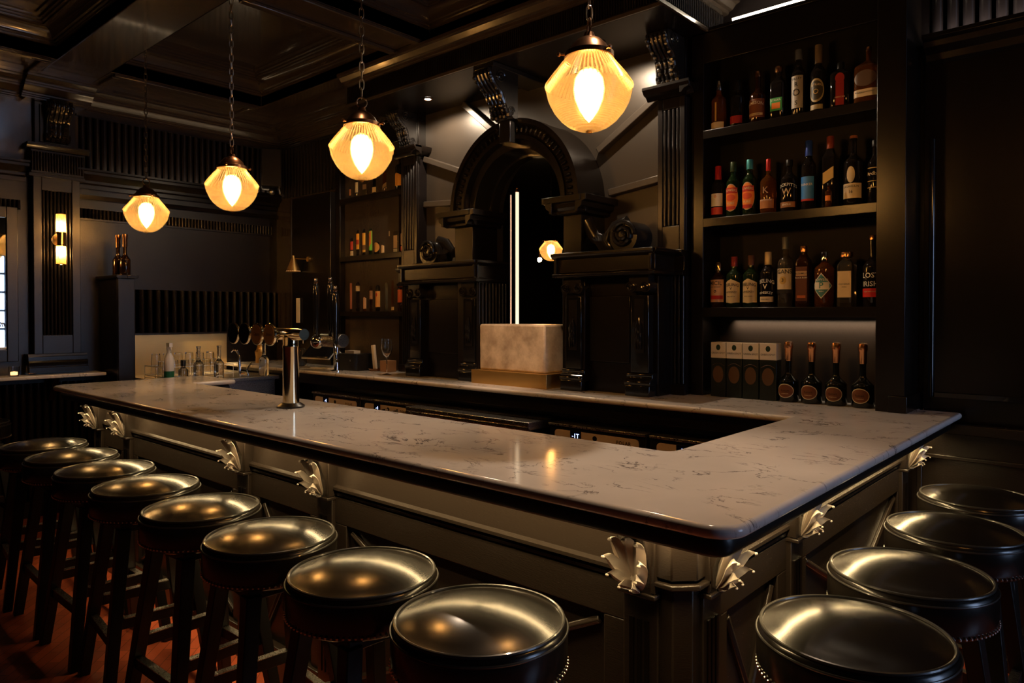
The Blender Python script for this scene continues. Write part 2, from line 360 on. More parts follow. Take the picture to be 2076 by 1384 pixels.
# wall crowns
crown = [(0, 3.21), (.02, 3.21), (.02, 3.225), (.035, 3.23), (.035, 3.245), (.05, 3.25), (.075, 3.27), (.11, 3.285), (.13, 3.29), (.13, 3.31), (.15, 3.315), (.17, 3.345), (.19, 3.35), (.19, 3.37), (0, 3.37)]
crown = [(0, 3.10), (.012, 3.10), (.012, 3.108), (.024, 3.112), (.024, 3.12), (.036, 3.124), (.036, 3.134), (.045, 3.136), (.06, 3.142), (.085, 3.165), (.10, 3.172), (.10, 3.184), (.112, 3.187), (.112, 3.199), (.14, 3.203), (.165, 3.22), (.175, 3.223), (.175, 3.236), (.19, 3.24), (.19, ZB), (0, ZB)]
struct('trim_%d' % k, MB().mould(crown, 'y', 1.95, 3.6, XL + .02, 1).box(XL, XL + .02, 1.3, 3.6, 2.55, ZB), 'ceil'); k += 1
struct('trim_%d' % k, MB().mould(crown, 'x', XL + .1, -4.40, 3.6, -1).box(XL, -4.42, 3.6, 3.78, 0, ZB), 'ceil'); k += 1
struct('trim_%d' % k, MB().mould(crown, 'y', 1.5, 1.95, XL + .12, 1).mould(crown, 'y', .0, 1.5, XL + .04, 1).box(XL, XL + .12, 1.53, 1.92, 3.10, ZB).box(XL, XL + .04, 0, 1.5, 2.66, ZB), 'ceil'); k += 1
# bead under the frieze, left wall and bar wall
struct('trim_%d' % k, MB().box(XL + .02, XL + .05, 1.88, 3.6, 3.085 - .03, 3.10 - .03).box(XL + .02, -5.07, 3.57, 3.6, 3.055, 3.07), 'panel'); k += 1
# reeded friezes
struct('trim_%d' % k, MB().reeds('y', 1.9, 3.58, XL + .02, 1, 2.64, 3.055, .052, .022), 'panel'); k += 1
struct('trim_%d' % k, MB().reeds('x', -6.2, -5.2, 3.6, -1, 2.60, 3.055, .052, .022), 'panel'); k += 1
# left-wall cornice (with the hidden strip above it), dentil band, dado ribs
cor = [(0, 2.50), (.03, 2.50), (.03, 2.53), (.055, 2.54), (.055, 2.56), (.09, 2.585), (.12, 2.60), (.12, 2.62), (.14, 2.625), (.14, 2.64), (0, 2.64)]
struct('trim_%d' % k, MB().mould(cor, 'y', 1.86, 3.6, XL, 1).mould(cor, 'y', .2, 1.55, XL, 1).mould([(0, 2.42), (.03, 2.42), (.04, 2.45), (0, 2.45)], 'y', 1.86, 3.6, XL, 1), 'paint', 0); k += 1
struct('trim_%d' % k, MB().reeds('y', 1.88, 3.55, XL, 1, 2.27, 2.345, .028, .02).reeds('y', .2, 1.52, XL, 1, 2.29, 2.36, .028, .02).box(XL, XL + .012, 1.88, 3.55, 2.255, 2.27).box(XL, XL + .012, 1.88, 3.55, 2.345, 2.355), 'panel'); k += 1
struct('trim_%d' % k, MB().reeds('y', 2.2, 3.60, XL, 1, 1.36, 1.72, .068, .028, .45).box(XL, XL + .035, 2.2, 3.6, 1.345, 1.36), 'panel'); k += 1
# left wall wainscot below the ledge
struct('trim_%d' % k, MB().reeds('y', -1.5, 2.0, XL, 1, .12, 1.0, .05, .012).box(XL, XL + .04, -1.5, 2.2, 0, .12), 'paint'); k += 1

# ================================================================ LEFT WALL: fluted pilaster, corbel, mirror, ledge
t = thing('fluted_pilaster', 'tall fluted charcoal pilaster on the left wall carrying the double wall light', 'pilaster', (XL, 1.73, 0))
y0, y1 = -.155, .155
obj('shaft', MB().box(.0, .09, y0, y1, 1.22, 2.54).box(.09, .10, y0, -.10, 1.22, 2.54).box(.09, .10, .10, y1, 1.22, 2.54).box(.09, .10, -.10, .10, 1.22, 1.36).box(.09, .10, -.10, .10, 2.44, 2.54), 'panel', t, .003)
obj('flutes', MB().reeds('y', -.10, .10, .09, 1, 1.36, 2.44, .025, .012, .3), 'panel', t)
obj('capital', MB().box(0, .13, y0 - .02, y1 + .02, 2.56, 2.73).reeds('y', y0 - .02, y1 + .02, .13, 1, 2.575, 2.715, .018, .006).mould([(0, 2.735), (.14, 2.735), (.15, 2.75), (.17, 2.76), (.17, 2.775), (0, 2.775)], 'y', y0 - .05, y1 + .05, 0, 1).box(0, .12, y0 - .03, y1 + .03, 2.535, 2.56), 'paint', t, .003)
obj('necking', MB().box(0, .07, y0 + .02, y1 - .02, 2.775, 3.10).box(.07, .085, y0 + .05, y1 - .05, 2.80, 3.08), 'panel', t, .003)
obj('base', MB().mould([(0, 1.085), (.135, 1.085), (.135, 1.12), (.125, 1.125), (.125, 1.155), (.128, 1.16), (.112, 1.172), (.112, 1.20), (.106, 1.204), (.104, 1.22), (0, 1.22)], 'y', y0 - .04, y1 + .04, 0, 1), 'paint', t)
def scroll_corbel(parent, w, d, h, name='corbel', m='carve'):
    """acanthus scroll bracket: back at y=0, projecting -y; local origin at top centre"""
    mb = MB(); side = []
    for i in range(25):
        u = i / 24; z = -h * u; y = -(d * (1 - u) ** 1.4 + .25 * d * sin(u * pi) + .03 + .02 * sin(u * 9))
        side.append((y, z))
    poly = [(0, 0)] + side + [(0, -h)]
    mb.prism(poly, 'x', -w / 2, w / 2)
    for sx in (-1, 1):
        for (cy, cz, r0) in ((-d * .8, -h * .18, h * .15), (-.06, -h * .86, h * .11)):
            sp = []
            for j in range(34):
                a = j / 33 * 4.2 * pi; rr = r0 * (1 - j / 36); sp.append((sx * (w / 2 + .002), cy + rr * cos(a), cz + rr * sin(a)))
            mb.tube(sp, .004 + r0 * .05, 6)
    for j in range(5):
        x = -w * .4 + w * .2 * j
        mb.tube([(x, side[q][0] - .004 - .004 * sin(q), side[q][1]) for q in range(1, 23)], w * .075, 6)
    for j in range(14):
        q = 4 + j * 1.3; qi = int(q); mb.sph((w * .42 * (1 if j % 2 else -1) * (1 - j * .03), side[min(qi, 24)][0] - .008, side[min(qi, 24)][1]), w * .10, 8)
    for j in range(5): mb.sph((w * .22 * (j - 2), side[22][0] - .006, -h * .93 - .008 * (j % 2)), w * .13, 8)
    return obj(name, mb, m, parent)
c_ = scroll_corbel(t, .15, .13, .30); c_.location = (.06, .0, 3.10); c_.rotation_euler = (0, 0, R(90))
# second narrower pier beside the pilaster top
# mirror
t = thing('wall_mirror', 'tall mirror in a black frame at the far left edge beside the pilaster', 'mirror', (XL, 1.0, 0))
obj('frame', MB().box(0, .05, .42, .49, 1.17, 2.30).box(0, .05, -.55, -.48, 1.17, 2.30).box(0, .05, -.48, .42, 2.22, 2.30).box(0, .05, -.48, .42, 1.17, 1.26), 'panel', t, .004)
gm = MB().box(.0, .006, -.48, .42, 1.26, 2.22); g = obj('glass', gm, 'mirror', t); g.location = (.014, 0, 0); g.rotation_euler = (0, 0, R(-1.7))
lt = obj('marble_ledge', MB().box(XL + .0, XL + .23, -1.0, 2.02, 1.045, 1.07), 'marble', None, .006)
tag(lt, 'narrow white marble ledge along the left wall below the mirror', 'ledge')
for y in (-.8, 0, .8, 1.7):
    lb = MB().add([(XL, y - .02, 1.045), (XL + .18, y - .02, 1.045), (XL + .02, y - .02, .86), (XL, y - .02, .86), (XL, y + .02, 1.045), (XL + .18, y + .02, 1.045), (XL + .02, y + .02, .86), (XL, y + .02, .86)], [(0, 1, 2, 3), (7, 6, 5, 4), (0, 4, 5, 1), (1, 5, 6, 2), (2, 6, 7, 3), (3, 7, 4, 0)])
    obj('ledge_bracket', lb, 'paint', lt)
for q, (yy, xx, lab) in enumerate([(1.44, XL + .13, 'small glass candle holder with a lit tea light on the left marble ledge'), (1.56, XL + .08, 'dim amber glass votive just right of the lit candle holder')]):
    t = thing('candle_holder', lab, 'candle holder', (xx, yy, 1.07))
    obj('glass', MB().lathe([(0, .0), (.030, .0), (.036, .07), (.033, .07), (.027, .008), (0, .008)], 20), 'clear', t)
    obj('candle', MB().lathe([(.0, .009), (.022, .009), (.022, .03), (0, .034)], 14), 'candle' if q == 0 else M['copper'], t)
# booth partition with two bottles
t = thing('booth_partition', 'dark wooden partition end standing against the left wall behind the bar corner', 'partition', (-6.05, 2.10, 0))
obj('panel', MB().box(-.20, .18, -.05, .05, 0, 1.79), 'paint', t, .003)
obj('end_post', MB().box(.18, .22, -.06, .06, 0, 1.79), 'panel', t, .003)
obj('cap', MB().mould([(0, 1.79), (.07, 1.79), (.08, 1.80), (.08, 1.815), (0, 1.815)], 'x', -.20, .24, 0, -1).mould([(0, 1.79), (.07, 1.79), (.08, 1.80), (.08, 1.815), (0, 1.815)], 'x', -.20, .24, 0, 1), 'paint', t, .002)

# ================================================================ BACK WALL ARCHITECTURE
# header box over the arch, fluted fascia
h = MB().box(-4.38, -1.78, 3.09, 3.60, 3.02, ZB)
struct('trim_%d' % k, h, 'paint', .004); k += 1
hm = MB()
for pr in ([(0, 3.165), (.025, 3.17), (.03, 3.185), (.05, 3.19), (.07, 3.215), (.09, 3.22), (.09, 3.24), (0, 3.24)], [(0, 3.02), (.012, 3.02), (.016, 3.035), (.008, 3.045), (0, 3.045)]):
    hm.mould(pr, 'x', -4.38, -1.78, 3.09, -1); hm.mould(pr, 'y', 3.0, 3.75, -1.78, 1)
struct('trim_%d' % k, hm, 'ceil'); k += 1
struct('trim_%d' % k, MB().reeds('x', -4.38, -1.80, 3.09, -1, 3.05, 3.16, .016, .005).reeds('y', 3.1, 3.74, -1.78, 1, 3.05, 3.16, .02, .006), 'paint'); k += 1
# wall panel behind the arch (outer field) at Y 3.60 with the radiating mouldings
ax, az, ay = -3.0, 2.20, 3.34      # arch centre, springing height, front plane
pan = MB(); Rw = .40
pan.box(-4.10, ax - Rw, 3.60, 3.70, 1.80, 3.02).box(ax + Rw, -2.03, 3.60, 3.70, 1.80, 3.02)
seg = 20; tops = []
for i in range(seg):
    a0, a1 = pi - pi * i / seg, pi - pi * (i + 1) / seg
    p = [(ax + Rw * cos(a0), az + Rw * sin(a0)), (ax + Rw * cos(a1), az + Rw * sin(a1)), (ax + Rw * cos(a1), 3.02), (ax + Rw * cos(a0), 3.02)]
    pan.prism(p, 'y', 3.60, 3.70)
struct('trim_%d' % k, pan, M['panel'] if 0 else mat('arch_wall_paint', (.036, .029, .023), .38, bump=(60, .15, (8, 8, 1)))); k += 1
rad = MB()
for (xa, za, xb, zb) in ((-2.50, 2.50, -2.05, 2.77), (-2.42, 2.24, -2.05, 2.285), (-3.50, 2.47, -4.08, 2.68), (-3.28, 2.70, -3.66, 3.01), (-3.44, 2.30, -4.08, 2.34)):
    d = Vector((xb - xa, 0, zb - za)).normalized(); n_ = Vector((-d.z, 0, d.x)) * .022
    vs = []
    for yy in (3.555, 3.605):
        for (px, pz, s_) in ((xa, za, -1), (xb, zb, -1), (xb, zb, 1), (xa, za, 1)): vs.append((px + s_ * n_.x, yy, pz + s_ * n_.z))
    rad.add(vs, [(0, 1, 2, 3), (7, 6, 5, 4), (0, 4, 5, 1), (1, 5, 6, 2), (2, 6, 7, 3), (3, 7, 4, 0)])
struct('trim_%d' % k, rad, mat('arch_rib_paint', (.05, .041, .033), .34), .006); k += 1
# right-hand wall section beyond the cabinet
struct('trim_%d' % k, MB().mould([(0, 2.66), (.03, 2.67), (.04, 2.70), (.08, 2.72), (.09, 2.745), (.12, 2.75), (.12, 2.77), (0, 2.77)], 'x', -.78, XR, 3.745, -1).box(-.79, XR, 3.745, 3.79, 1.0, 2.77), 'paint', .002); k += 1
struct('trim_%d' % k, MB().reeds('x', -.78, XR, 3.78, -1, 2.77, 3.26, .062, .02), 'panel'); k += 1
struct('trim_%d' % k, MB().box(-.74, XR, 3.728, 3.745, 1.14, 1.16).cyl((-.755, 3.735, 1.14), (-.755, 3.735, 2.32), .011), 'gloss', 0); k += 1
wn = MB().box(-.85, XR, 3.70, 3.79, 0, 1.0).box(-.85, XR, 3.66, 3.70, .985, 1.03).box(-.80, XR, 3.685, 3.70, .865, .885).box(-.80, -.78, 3.685, 3.70, .1, .885).box(-.85, XR, 3.67, 3.70, 0, .1)
struct('trim_%d' % k, wn, 'barpaint', .004); k += 1

# ---- arch
A = thing('back_bar_arch', 'carved black wooden arch over the mirror in the middle of the back bar', 'arch', (0, 0, 0))
def ring(mb, r0, r1, y0, y1, n=48, c=(ax, az), ri1=None, ro1=None):
    ri1 = r0 if ri1 is None else ri1; ro1 = r1 if ro1 is None else ro1; vs = []
    for i in range(n + 1):
        a = pi * i / n; cs, sn = cos(a), sin(a)
        for r, y in ((r0, y0), (r1, y0), (ro1, y1), (ri1, y1)): vs.append((c[0] + r * cs, y, c[1] + r * sn))
    fs = [(i * 4 + j, i * 4 + (j + 1) % 4, (i + 1) * 4 + (j + 1) % 4, (i + 1) * 4 + j) for i in range(n) for j in range(4)]
    fs += [(0, 1, 2, 3), tuple(n * 4 + j for j in (3, 2, 1, 0))]
    return mb.add(vs, fs)
obj('arch_ring', ring(ring(ring(MB(), .43, .53, ay, 3.60, 56), .41, .435, ay - .015, ay + .04, 56), .505, .535, ay - .02, ay + .05, 56), 'paint', A)
eg = MB()
for i in range(38):
    a = pi * (i + .5) / 38
    if abs(a - pi / 2) < .12: continue
    r = .47; p = (ax + r * cos(a), ay - .006, az + r * sin(a)); b = MB().sph((0, 0, 0), .017, 10, (.62, .75, 1.35))
    eg.join(b, Matrix.Translation(p) @ Matrix.Rotation(-(a - pi / 2) , 4, 'Y'))
obj('egg_moulding', eg, 'gloss', A)
obj('soffit_ring', ring(ring(MB(), .36, .41, ay + .04, 3.58, 48, ri1=.345, ro1=.41), .335, .36, 3.52, 3.59, 48), 'carve', A)
# keystone console
ks = scroll_corbel(A, .15, .20, .27, 'keystone'); ks.location = (ax, ay - .02, 2.99)
obj('keystone_block', MB().box(ax - .085, ax + .085, 3.09, 3.60, 2.99, 3.02).box(ax - .045, ax + .045, ay - .06, ay + .1, 2.58, 2.74), 'carve', A, .004)
# imposts, piers and jambs
cap = [(0, 2.10), (.02, 2.105), (.02, 2.12), (.045, 2.135), (.05, 2.16), (.075, 2.165), (.075, 2.20), (0, 2.20)]
for sx, x0, x1 in ((-1, ax - .53, ax - .36), (1, ax + .40, ax + .53)):
    obj('impost', MB().box(x0 - .02, x1 + .02, ay - .0, 3.60, 2.10, 2.20).mould(cap, 'x', x0 - .06, x1 + .06, ay, -1).mould(cap, 'y', ay - .07, 3.6, x1 + .02, 1).mould(cap, 'y', ay - .07, 3.6, x0 - .02, -1), 'paint', A, .002)
    obj('pier', MB().box(x0, x1, ay + .02, 3.60, 1.86, 2.10), 'paint', A, .003)
obj('jamb', MB().box(-3.44, -3.24, 3.30, 3.60, 1.08, 1.86).reeds('y', 3.28, 3.57, -3.24, 1, 1.10, 1.72, .033, .010, .35), 'panel', A)
obj('jamb', MB().box(-2.56, -2.40, 3.30, 3.60, 1.08, 1.86), 'paint', A, .003)
# scroll consoles standing on the ledges
def console(parent, x, sg):
    mb = MB(); sp = []
    for j in range(60):
        a = j / 59 * 4.6 * pi; rr = .075 * (1 - j / 66); sp.append((x + sg * rr * cos(a) , 3.33, 1.955 + rr * sin(a)))
    mb.tube(sp, .012, 8)
    mb.cyl((x, 3.34, 1.945), (x, 3.50, 1.945), .088, n=32)
    mb.cyl((x, 3.325, 1.955), (x, 3.34, 1.955), .02)
    mb.tube([(x - sg * .02, 3.42, 2.03), (x - sg * .10, 3.42, 2.01), (x - sg * .17, 3.42, 1.94), (x - sg * .24, 3.42, 1.96), (x - sg * .30, 3.42, 2.06)], [.03, .028, .026, .028, .035], 10, flat=1.4)
    for j in range(7):
        mb.tube([(x - sg * (.09 + .012 * j), 3.36, 1.88), (x - sg * (.11 + .012 * j), 3.335, 1.93), (x - sg * (.10 + .018 * j), 3.345, 1.985 - .006 * j)], [.008, .010, .004], 6)
    return obj('scroll_console', mb, 'carve', parent)
console(A, -2.17, 1); console(A, -3.78, -1)
# entablature ledges and column blocks
ent = [(0, 1.725), (.03, 1.73), (.035, 1.745), (.015, 1.755), (.015, 1.83), (.03, 1.835), (.045, 1.85), (.045, 1.865), (0, 1.865)]
for x0, x1, lab in ((-3.95, -3.24, ''), (-2.56, -1.95, '')):
    obj('entablature', MB().box(x0, x1, 3.27, 3.60, 1.725, 1.865).mould(ent, 'x', x0 - .03, x1 + .03, 3.27, -1).mould(ent, 'y', 3.24, 3.58, x1, 1).mould(ent, 'y', 3.24, 3.58, x0, -1), 'carve' if 0 else 'paint', A, .002)
    obj('pedestal_body', MB().box(x0 + .0, x1 - .0, 3.34, 3.60, 1.08, 1.725).box(x0 + .17, x1 - .17, 3.33, 3.34, 1.25, 1.62), 'paint', A, .004)
    for cx in (x0 + .085, x1 - .085):
        b = MB().box(cx - .075, cx + .075, 3.265, 3.345, 1.08, 1.14)
        b.mould([(0, 1.14), (.085, 1.14), (.09, 1.155), (.08, 1.17), (.06, 1.18), (.065, 1.195), (.055, 1.205), (0, 1.205)], 'x', cx - .08, cx + .08, 3.35, -1)
        b.box(cx - .055, cx + .055, 3.29, 3.345, 1.205, 1.62)
        obj('column', b, 'gloss', A, .004)
        for sx in (-1, 1):
            c2 = MB(); sp = []
            for j in range(30):
                a = j / 29 * 3.6 * pi; rr = .028 * (1 - j / 33); sp.append((cx + sx * (.045) + sx * rr * cos(a), 3.272, 1.665 + rr * sin(a)))
            c2.tube(sp, .005, 6); c2.cyl((cx + sx * .045, 3.275, 1.665), (cx + sx * .045, 3.34, 1.665), .032, n=20)
            obj('volute', c2, 'carve', A)
        c2 = MB().box(cx - .06, cx + .06, 3.28, 3.345, 1.64, 1.725)
        for j in range(6): c2.tube([(cx - .02 + .016 * (j % 3), 3.286, 1.33 + .05 * (j // 3)), (cx + .012 * ((j % 3) - 1), 3.275, 1.38 + .06 * (j // 3)), (cx, 3.284, 1.45 + .05 * (j // 3))], [.004, .009, .003], 6)
        c2.box(cx - .03, cx + .03, 3.286, 3.293, 1.31, 1.60)
        obj('column_carving', c2, 'carve', A)
t = thing('led_tube', 'tall vertical glowing light tube standing in the arch behind the onyx block', 'lamp', (-3.045, 3.45, 1.08))
obj('tube', MB().cyl((0, 0, .03), (0, 0, 1.22), .011, n=14), 'tube', t)
obj('reflection_tube', MB().cyl((-.055, 0, .03), (-.055, 0, 1.21), .005, n=12), 'tube_reflection', t)  # no second lamp: glowing rod stands in for the main tube's reflection
obj('end_cap', MB().cyl((0, 0, 1.22), (0, 0, 1.245), .013, n=14).cyl((0, 0, 0), (0, 0, .03), .02, n=14), 'bronze', t)

# ---- fluted pilasters either side of the arch
def pilaster(x0, x1, lab):
    t = thing('fluted_pilaster', lab, 'pilaster', ((x0 + x1) / 2, 3.5, 0)); w = (x1 - x0) / 2
    fl = MB().box(-w, w, .02, .18, 1.865, 2.70).box(-w, -w + .03, 0, .02, 1.865, 2.70).box(w - .03, w, 0, .02, 1.865, 2.70).box(-w + .03, w - .03, 0, .02, 1.865, 2.0).box(-w + .03, w - .03, 0, .02, 2.64, 2.70)
    obj('shaft', fl, 'panel', t, .003)
    ww = 2 * w - .06; fb = MB()
    for i in range(4): fb.box(-w + .03 + ww * (i + .16) / 4, -w + .03 + ww * (i + .84) / 4, 0, .022, 2.0, 2.64)
    obj('flutes', fb, 'panel', t, .006)
    obj('capital', MB().box(-w, w, -.005, .15, 2.70, 2.745).mould([(0, 2.70), (.01, 2.70), (.03, 2.72), (.05, 2.725), (.07, 2.75), (.07, 2.765), (0, 2.765)], 'x', -w - .06, w + .06, 0, -1).mould([(0, 2.70), (.01, 2.70), (.03, 2.72), (.05, 2.725), (.06, 2.75), (.06, 2.765), (0, 2.765)], 'y', -.06, .1, w, 1), 'paint', t, .002)
    c = scroll_corbel(t, .13, .16, .25); c.location = (0, .04, 3.018)
    obj('corbel_back', MB().box(-w + .01, w - .01, .03, .14, 2.765, 3.02), 'paint', t, .003)
    obj('plinth', MB().box(-w, w, -.005, .15, 1.725, 1.865).mould(ent, 'x', -w - .01, w + .01, -.005, -1), 'paint', t, .002)
    obj('reeded_pedestal', MB().box(-w, w, .01, .15, 1.08, 1.725).reeds('x', -w, w, .01, -1, 1.14, 1.725, .022, .009, .35).box(-w - .01, w + .01, -.02, .01, 1.08, 1.135), 'panel', t)
    return t
pilaster(-4.27, -4.09, 'fluted black pilaster with carved corbel, left of the arch beside the far bottle shelves')
pilaster(-2.05, -1.885, 'fluted black pilaster with carved corbel, right of the arch beside the near bottle cabinet')

# ---- shelf cabinets
def cabinet(xa, xb, zs, top, lab, side=.07):
    t = thing('shelf_cabinet', lab, 'shelf cabinet', (0, 0, 0))
    obj('side_panel', MB().box(xa - side, xa, 3.55, 3.765, 1.08, top), 'paint', t, .003)
    sr = .12 if xb > -2 else .04
    obj('side_panel', MB().box(xb, xb + sr, 3.50 if xb > -2 else 3.55, 3.765, 1.08, top), 'paint', t, .003)
    if xb > -2: obj('plinth_block', MB().box(xb + .055, xb + sr + .012, 3.487, 3.75, 1.08, 1.155), 'paint', t, .003)
    obj('back_panel', MB().box(xa, xb, 3.755, 3.77, 1.50, top), 'back_shaded', t)  # upper back in the darkened copy, shade held in its colour
    obj('lit_back_panel', MB().box(xa, xb, 3.755, 3.77, 1.08, 1.50), 'back_lit', t)  # lower back in the lightened copy, glow helped by its colour
    for z, th in zs:
        obj('shelf', MB().box(xa, xb, 3.55, 3.755, z - th, z).box(xa, xb, 3.545, 3.552, z - th, z), 'gloss' if 0 else 'paint', t, .002)
    obj('top_board', MB().box(xa - side, xb + sr, 3.535, 3.765, top, top + .02).box(xa, xb, 3.55, 3.57, top - .16, top), 'paint', t, .002)
    return t
cabinet(-1.80, -.93, ((2.50, .045), (2.03, .045), (1.553, .05)), 3.02, 'tall black bottle cabinet at the right end of the back bar')
cabinet(-5.14, -4.31, ((2.49, .045), (2.0, .04), (1.54, .04)), 3.02, 'black bottle niche left of the arch with three bottle shelves')
o = obj('led_strip', MB().box(-1.64, -.82, 3.55, 3.575, 3.04, 3.058), 'strip'); tag(o, 'bright linear light strip on top of the near bottle cabinet', 'light strip')
# corner panelling between left wall and niche
t = thing('tall_wood_panel', 'dark wooden panel unit in the far corner under the ribbed frieze', 'panel', (0, 0, 0))
obj('panel', MB().box(-5.81, -5.21, 3.50, 3.60, 1.08, 2.56), 'paint', t, .004)
obj('edge_trim', MB().box(-5.83, -5.81, 3.49, 3.60, 1.08, 2.56), 'barpaint', t, .003)

# ================================================================ BAR COUNTER
def rounded(pts, rads, n=8):
    out = []
    for i, (p, r) in enumerate(zip(pts, rads)):
        if r == 0: out.append(p); continue
        P = Vector(p); A_ = Vector(pts[i - 1]); B = Vector(pts[(i + 1) % len(pts)])
        u = (A_ - P).normalized(); v = (B - P).normalized(); c = P + (u + v) * r; s_ = P + u * r; e = P + v * r
        a0 = math.atan2(s_.y - c.y, s_.x - c.x); a1 = math.atan2(e.y - c.y, e.x - c.x); d = a1 - a0
        while d > pi: d -= 2 * pi
        while d < -pi: d += 2 * pi
        for j in range(n + 1): a = a0 + d * j / n; out.append((c.x + r * cos(a), c.y + r * sin(a)))
    return out
def slab(pts, z0, z1, bull):
    """plan polygon with a bullnose edge"""
    mb = MB(); n = len(pts); P = [Vector(p) for p in pts]
    nr = []
    for i in range(n):
        e1 = (P[i] - P[i - 1]).normalized(); e2 = (P[(i + 1) % n] - P[i]).normalized(); n1 = Vector((e1.y, -e1.x)); n2 = Vector((e2.y, -e2.x)); m_ = (n1 + n2); m_ = m_ / max(.3, m_.dot(n1)) if m_.length > 1e-6 else n1
        nr.append(m_)
    h = (z1 - z0) / 2; K = 8; rings = []
    for k_ in range(K + 1):
        a = -pi / 2 + pi * k_ / K; off = -bull + bull * cos(a); z = (z0 + z1) / 2 + h * sin(a)
        rings.append([(P[i].x + nr[i].x * off, P[i].y + nr[i].y * off, z) for i in range(n)])
    vs = [p for r in rings for p in r]
    fs = [(k_ * n + i, k_ * n + (i + 1) % n, (k_ + 1) * n + (i + 1) % n, (k_ + 1) * n + i) for k_ in range(K) for i in range(n)]
    mb.add(vs, fs); mb.f += [tuple(range(n))[::-1], tuple(K * n + i for i in range(n))]
    return mb
poly = [(-5.06, 1.37), (-.626, 1.37), (-.626, 3.70), (-.80, 3.70), (-.80, 3.75), (-6.24, 3.75) , (-6.24, 3.08), (-1.147, 3.08), (-1.147, 2.04), (-4.57, 2.04), (-4.57, 2.33), (-5.06, 2.33)]
rads = [.10, .075, 0, 0, 0, 0, 0, .0, .03, .02, .015, .04]
pl = rounded(poly, rads)
top = obj('marble_countertop', slab(pl, 1.050, 1.08, .013), 'marble'); tag(top, 'white veined marble countertop wrapping around the whole bar', 'countertop')
# triangulate the big concave caps safely
bar = thing('bar_counter', 'dark panelled wooden bar counter with silver acanthus brackets under the marble top', 'bar counter', (0, 0, 0))
trim_pts = rounded([(-5.02, 1.405), (-.661, 1.405), (-.661, 3.69), (-1.10, 3.69), (-1.10, 2.0), (-4.60, 2.0), (-4.60, 2.30), (-5.02, 2.30)], [.08, .05, 0, 0, 0, 0, 0, 0])
obj('black_edge_trim', slab(trim_pts, 1.0, 1.050, .010), 'trimblack', bar)
b = MB().box(-4.90, -.87, 1.57, 1.99, 0, 1.0).box(-1.09, -.85, 1.99, 3.69, 0, 1.0).box(-4.90, -4.60, 1.99, 2.28, 0, 1.0)
b.add([(-.87, 1.57, 0), (-.85, 1.59, 0), (-.85, 1.99, 0), (-.87, 1.99, 0), (-.87, 1.57, 1.0), (-.85, 1.59, 1.0), (-.85, 1.99, 1.0), (-.87, 1.99, 1.0)], [(0, 1, 2, 3), (7, 6, 5, 4), (0, 4, 5, 1), (1, 5, 6, 2), (2, 6, 7, 3), (3, 7, 4, 0)])
obj('bar_body', b, 'barpaint', bar)
rail = [(0, .835), (.02, .84), (.022, .85), (.012, .856), (.03, .862), (.03, .872), (.012, .88), (0, .885)]
obj('dado_moulding', MB().mould(rail, 'x', -4.90, -.90, 1.57, -1).mould(rail, 'y', 1.62, 3.69, -.85, 1), 'barpaint', bar)
# cove frieze: slightly concave fascia
fz = MB(); cv = [(0, .875)] + [(.004 + .010 * (j / 8) ** 2 + .012 * (1 - j / 8) ** 3, .875 + .125 * j / 8) for j in range(9)] + [(0, 1.0)]
obj('frieze', fz.mould(cv, 'x', -4.90, -.90, 1.57, -1).mould(cv, 'y', 1.62, 3.69, -.85, 1), 'barpaint', bar)
fx = [-4.72, -4.28, -2.96, -2.33, -.945]
ry = [1.66, 2.24, 3.60]
pf = MB()
def frame_panel(axis, a, b):
    """stiles, rails and crossed mouldings on one lower panel"""
    mb = MB(); z0, z1 = .12, .80
    def bx_(u0, u1, z0_, z1_, d):
        if axis == 'x': mb.box(u0, u1, 1.57 - d, 1.572, z0_, z1_)
        else: mb.box(-.852, -.85 + d, u0, u1, z0_, z1_)
    bx_(a, b, .735, .835, .02); bx_(a, b, 0, .14, .035); bx_(a, a + .07, .14, .735, .02); bx_(b - .07, b, .14, .735, .02)
    u0, u1, w0, w1 = a + .09, b - .09, .17, .71; mu, mw = (u0 + u1) / 2, (w0 + w1) / 2
    lines = [((u0, w1), (mu, mw)), ((u1, w1), (mu, mw)), ((u0, w0), (mu, mw)), ((u1, w0), (mu, mw))]
    for (p, q) in lines:
        pts = [((p[0], 1.565, p[1]), (q[0], 1.565, q[1])) if axis == 'x' else ((-.845, p[0], p[1]), (-.845, q[0], q[1]))][0]
        mb.tube(pts, .013, 6)
    return mb
for i in range(len(fx) - 1): obj('lower_panel', frame_panel('x', fx[i] + .05, fx[i + 1] - .05), 'barpaint', bar, .003)
for i in range(len(ry) - 1): obj('lower_panel', frame_panel('y', ry[i] + .05, ry[i + 1] - .05), 'barpaint', bar, .003)
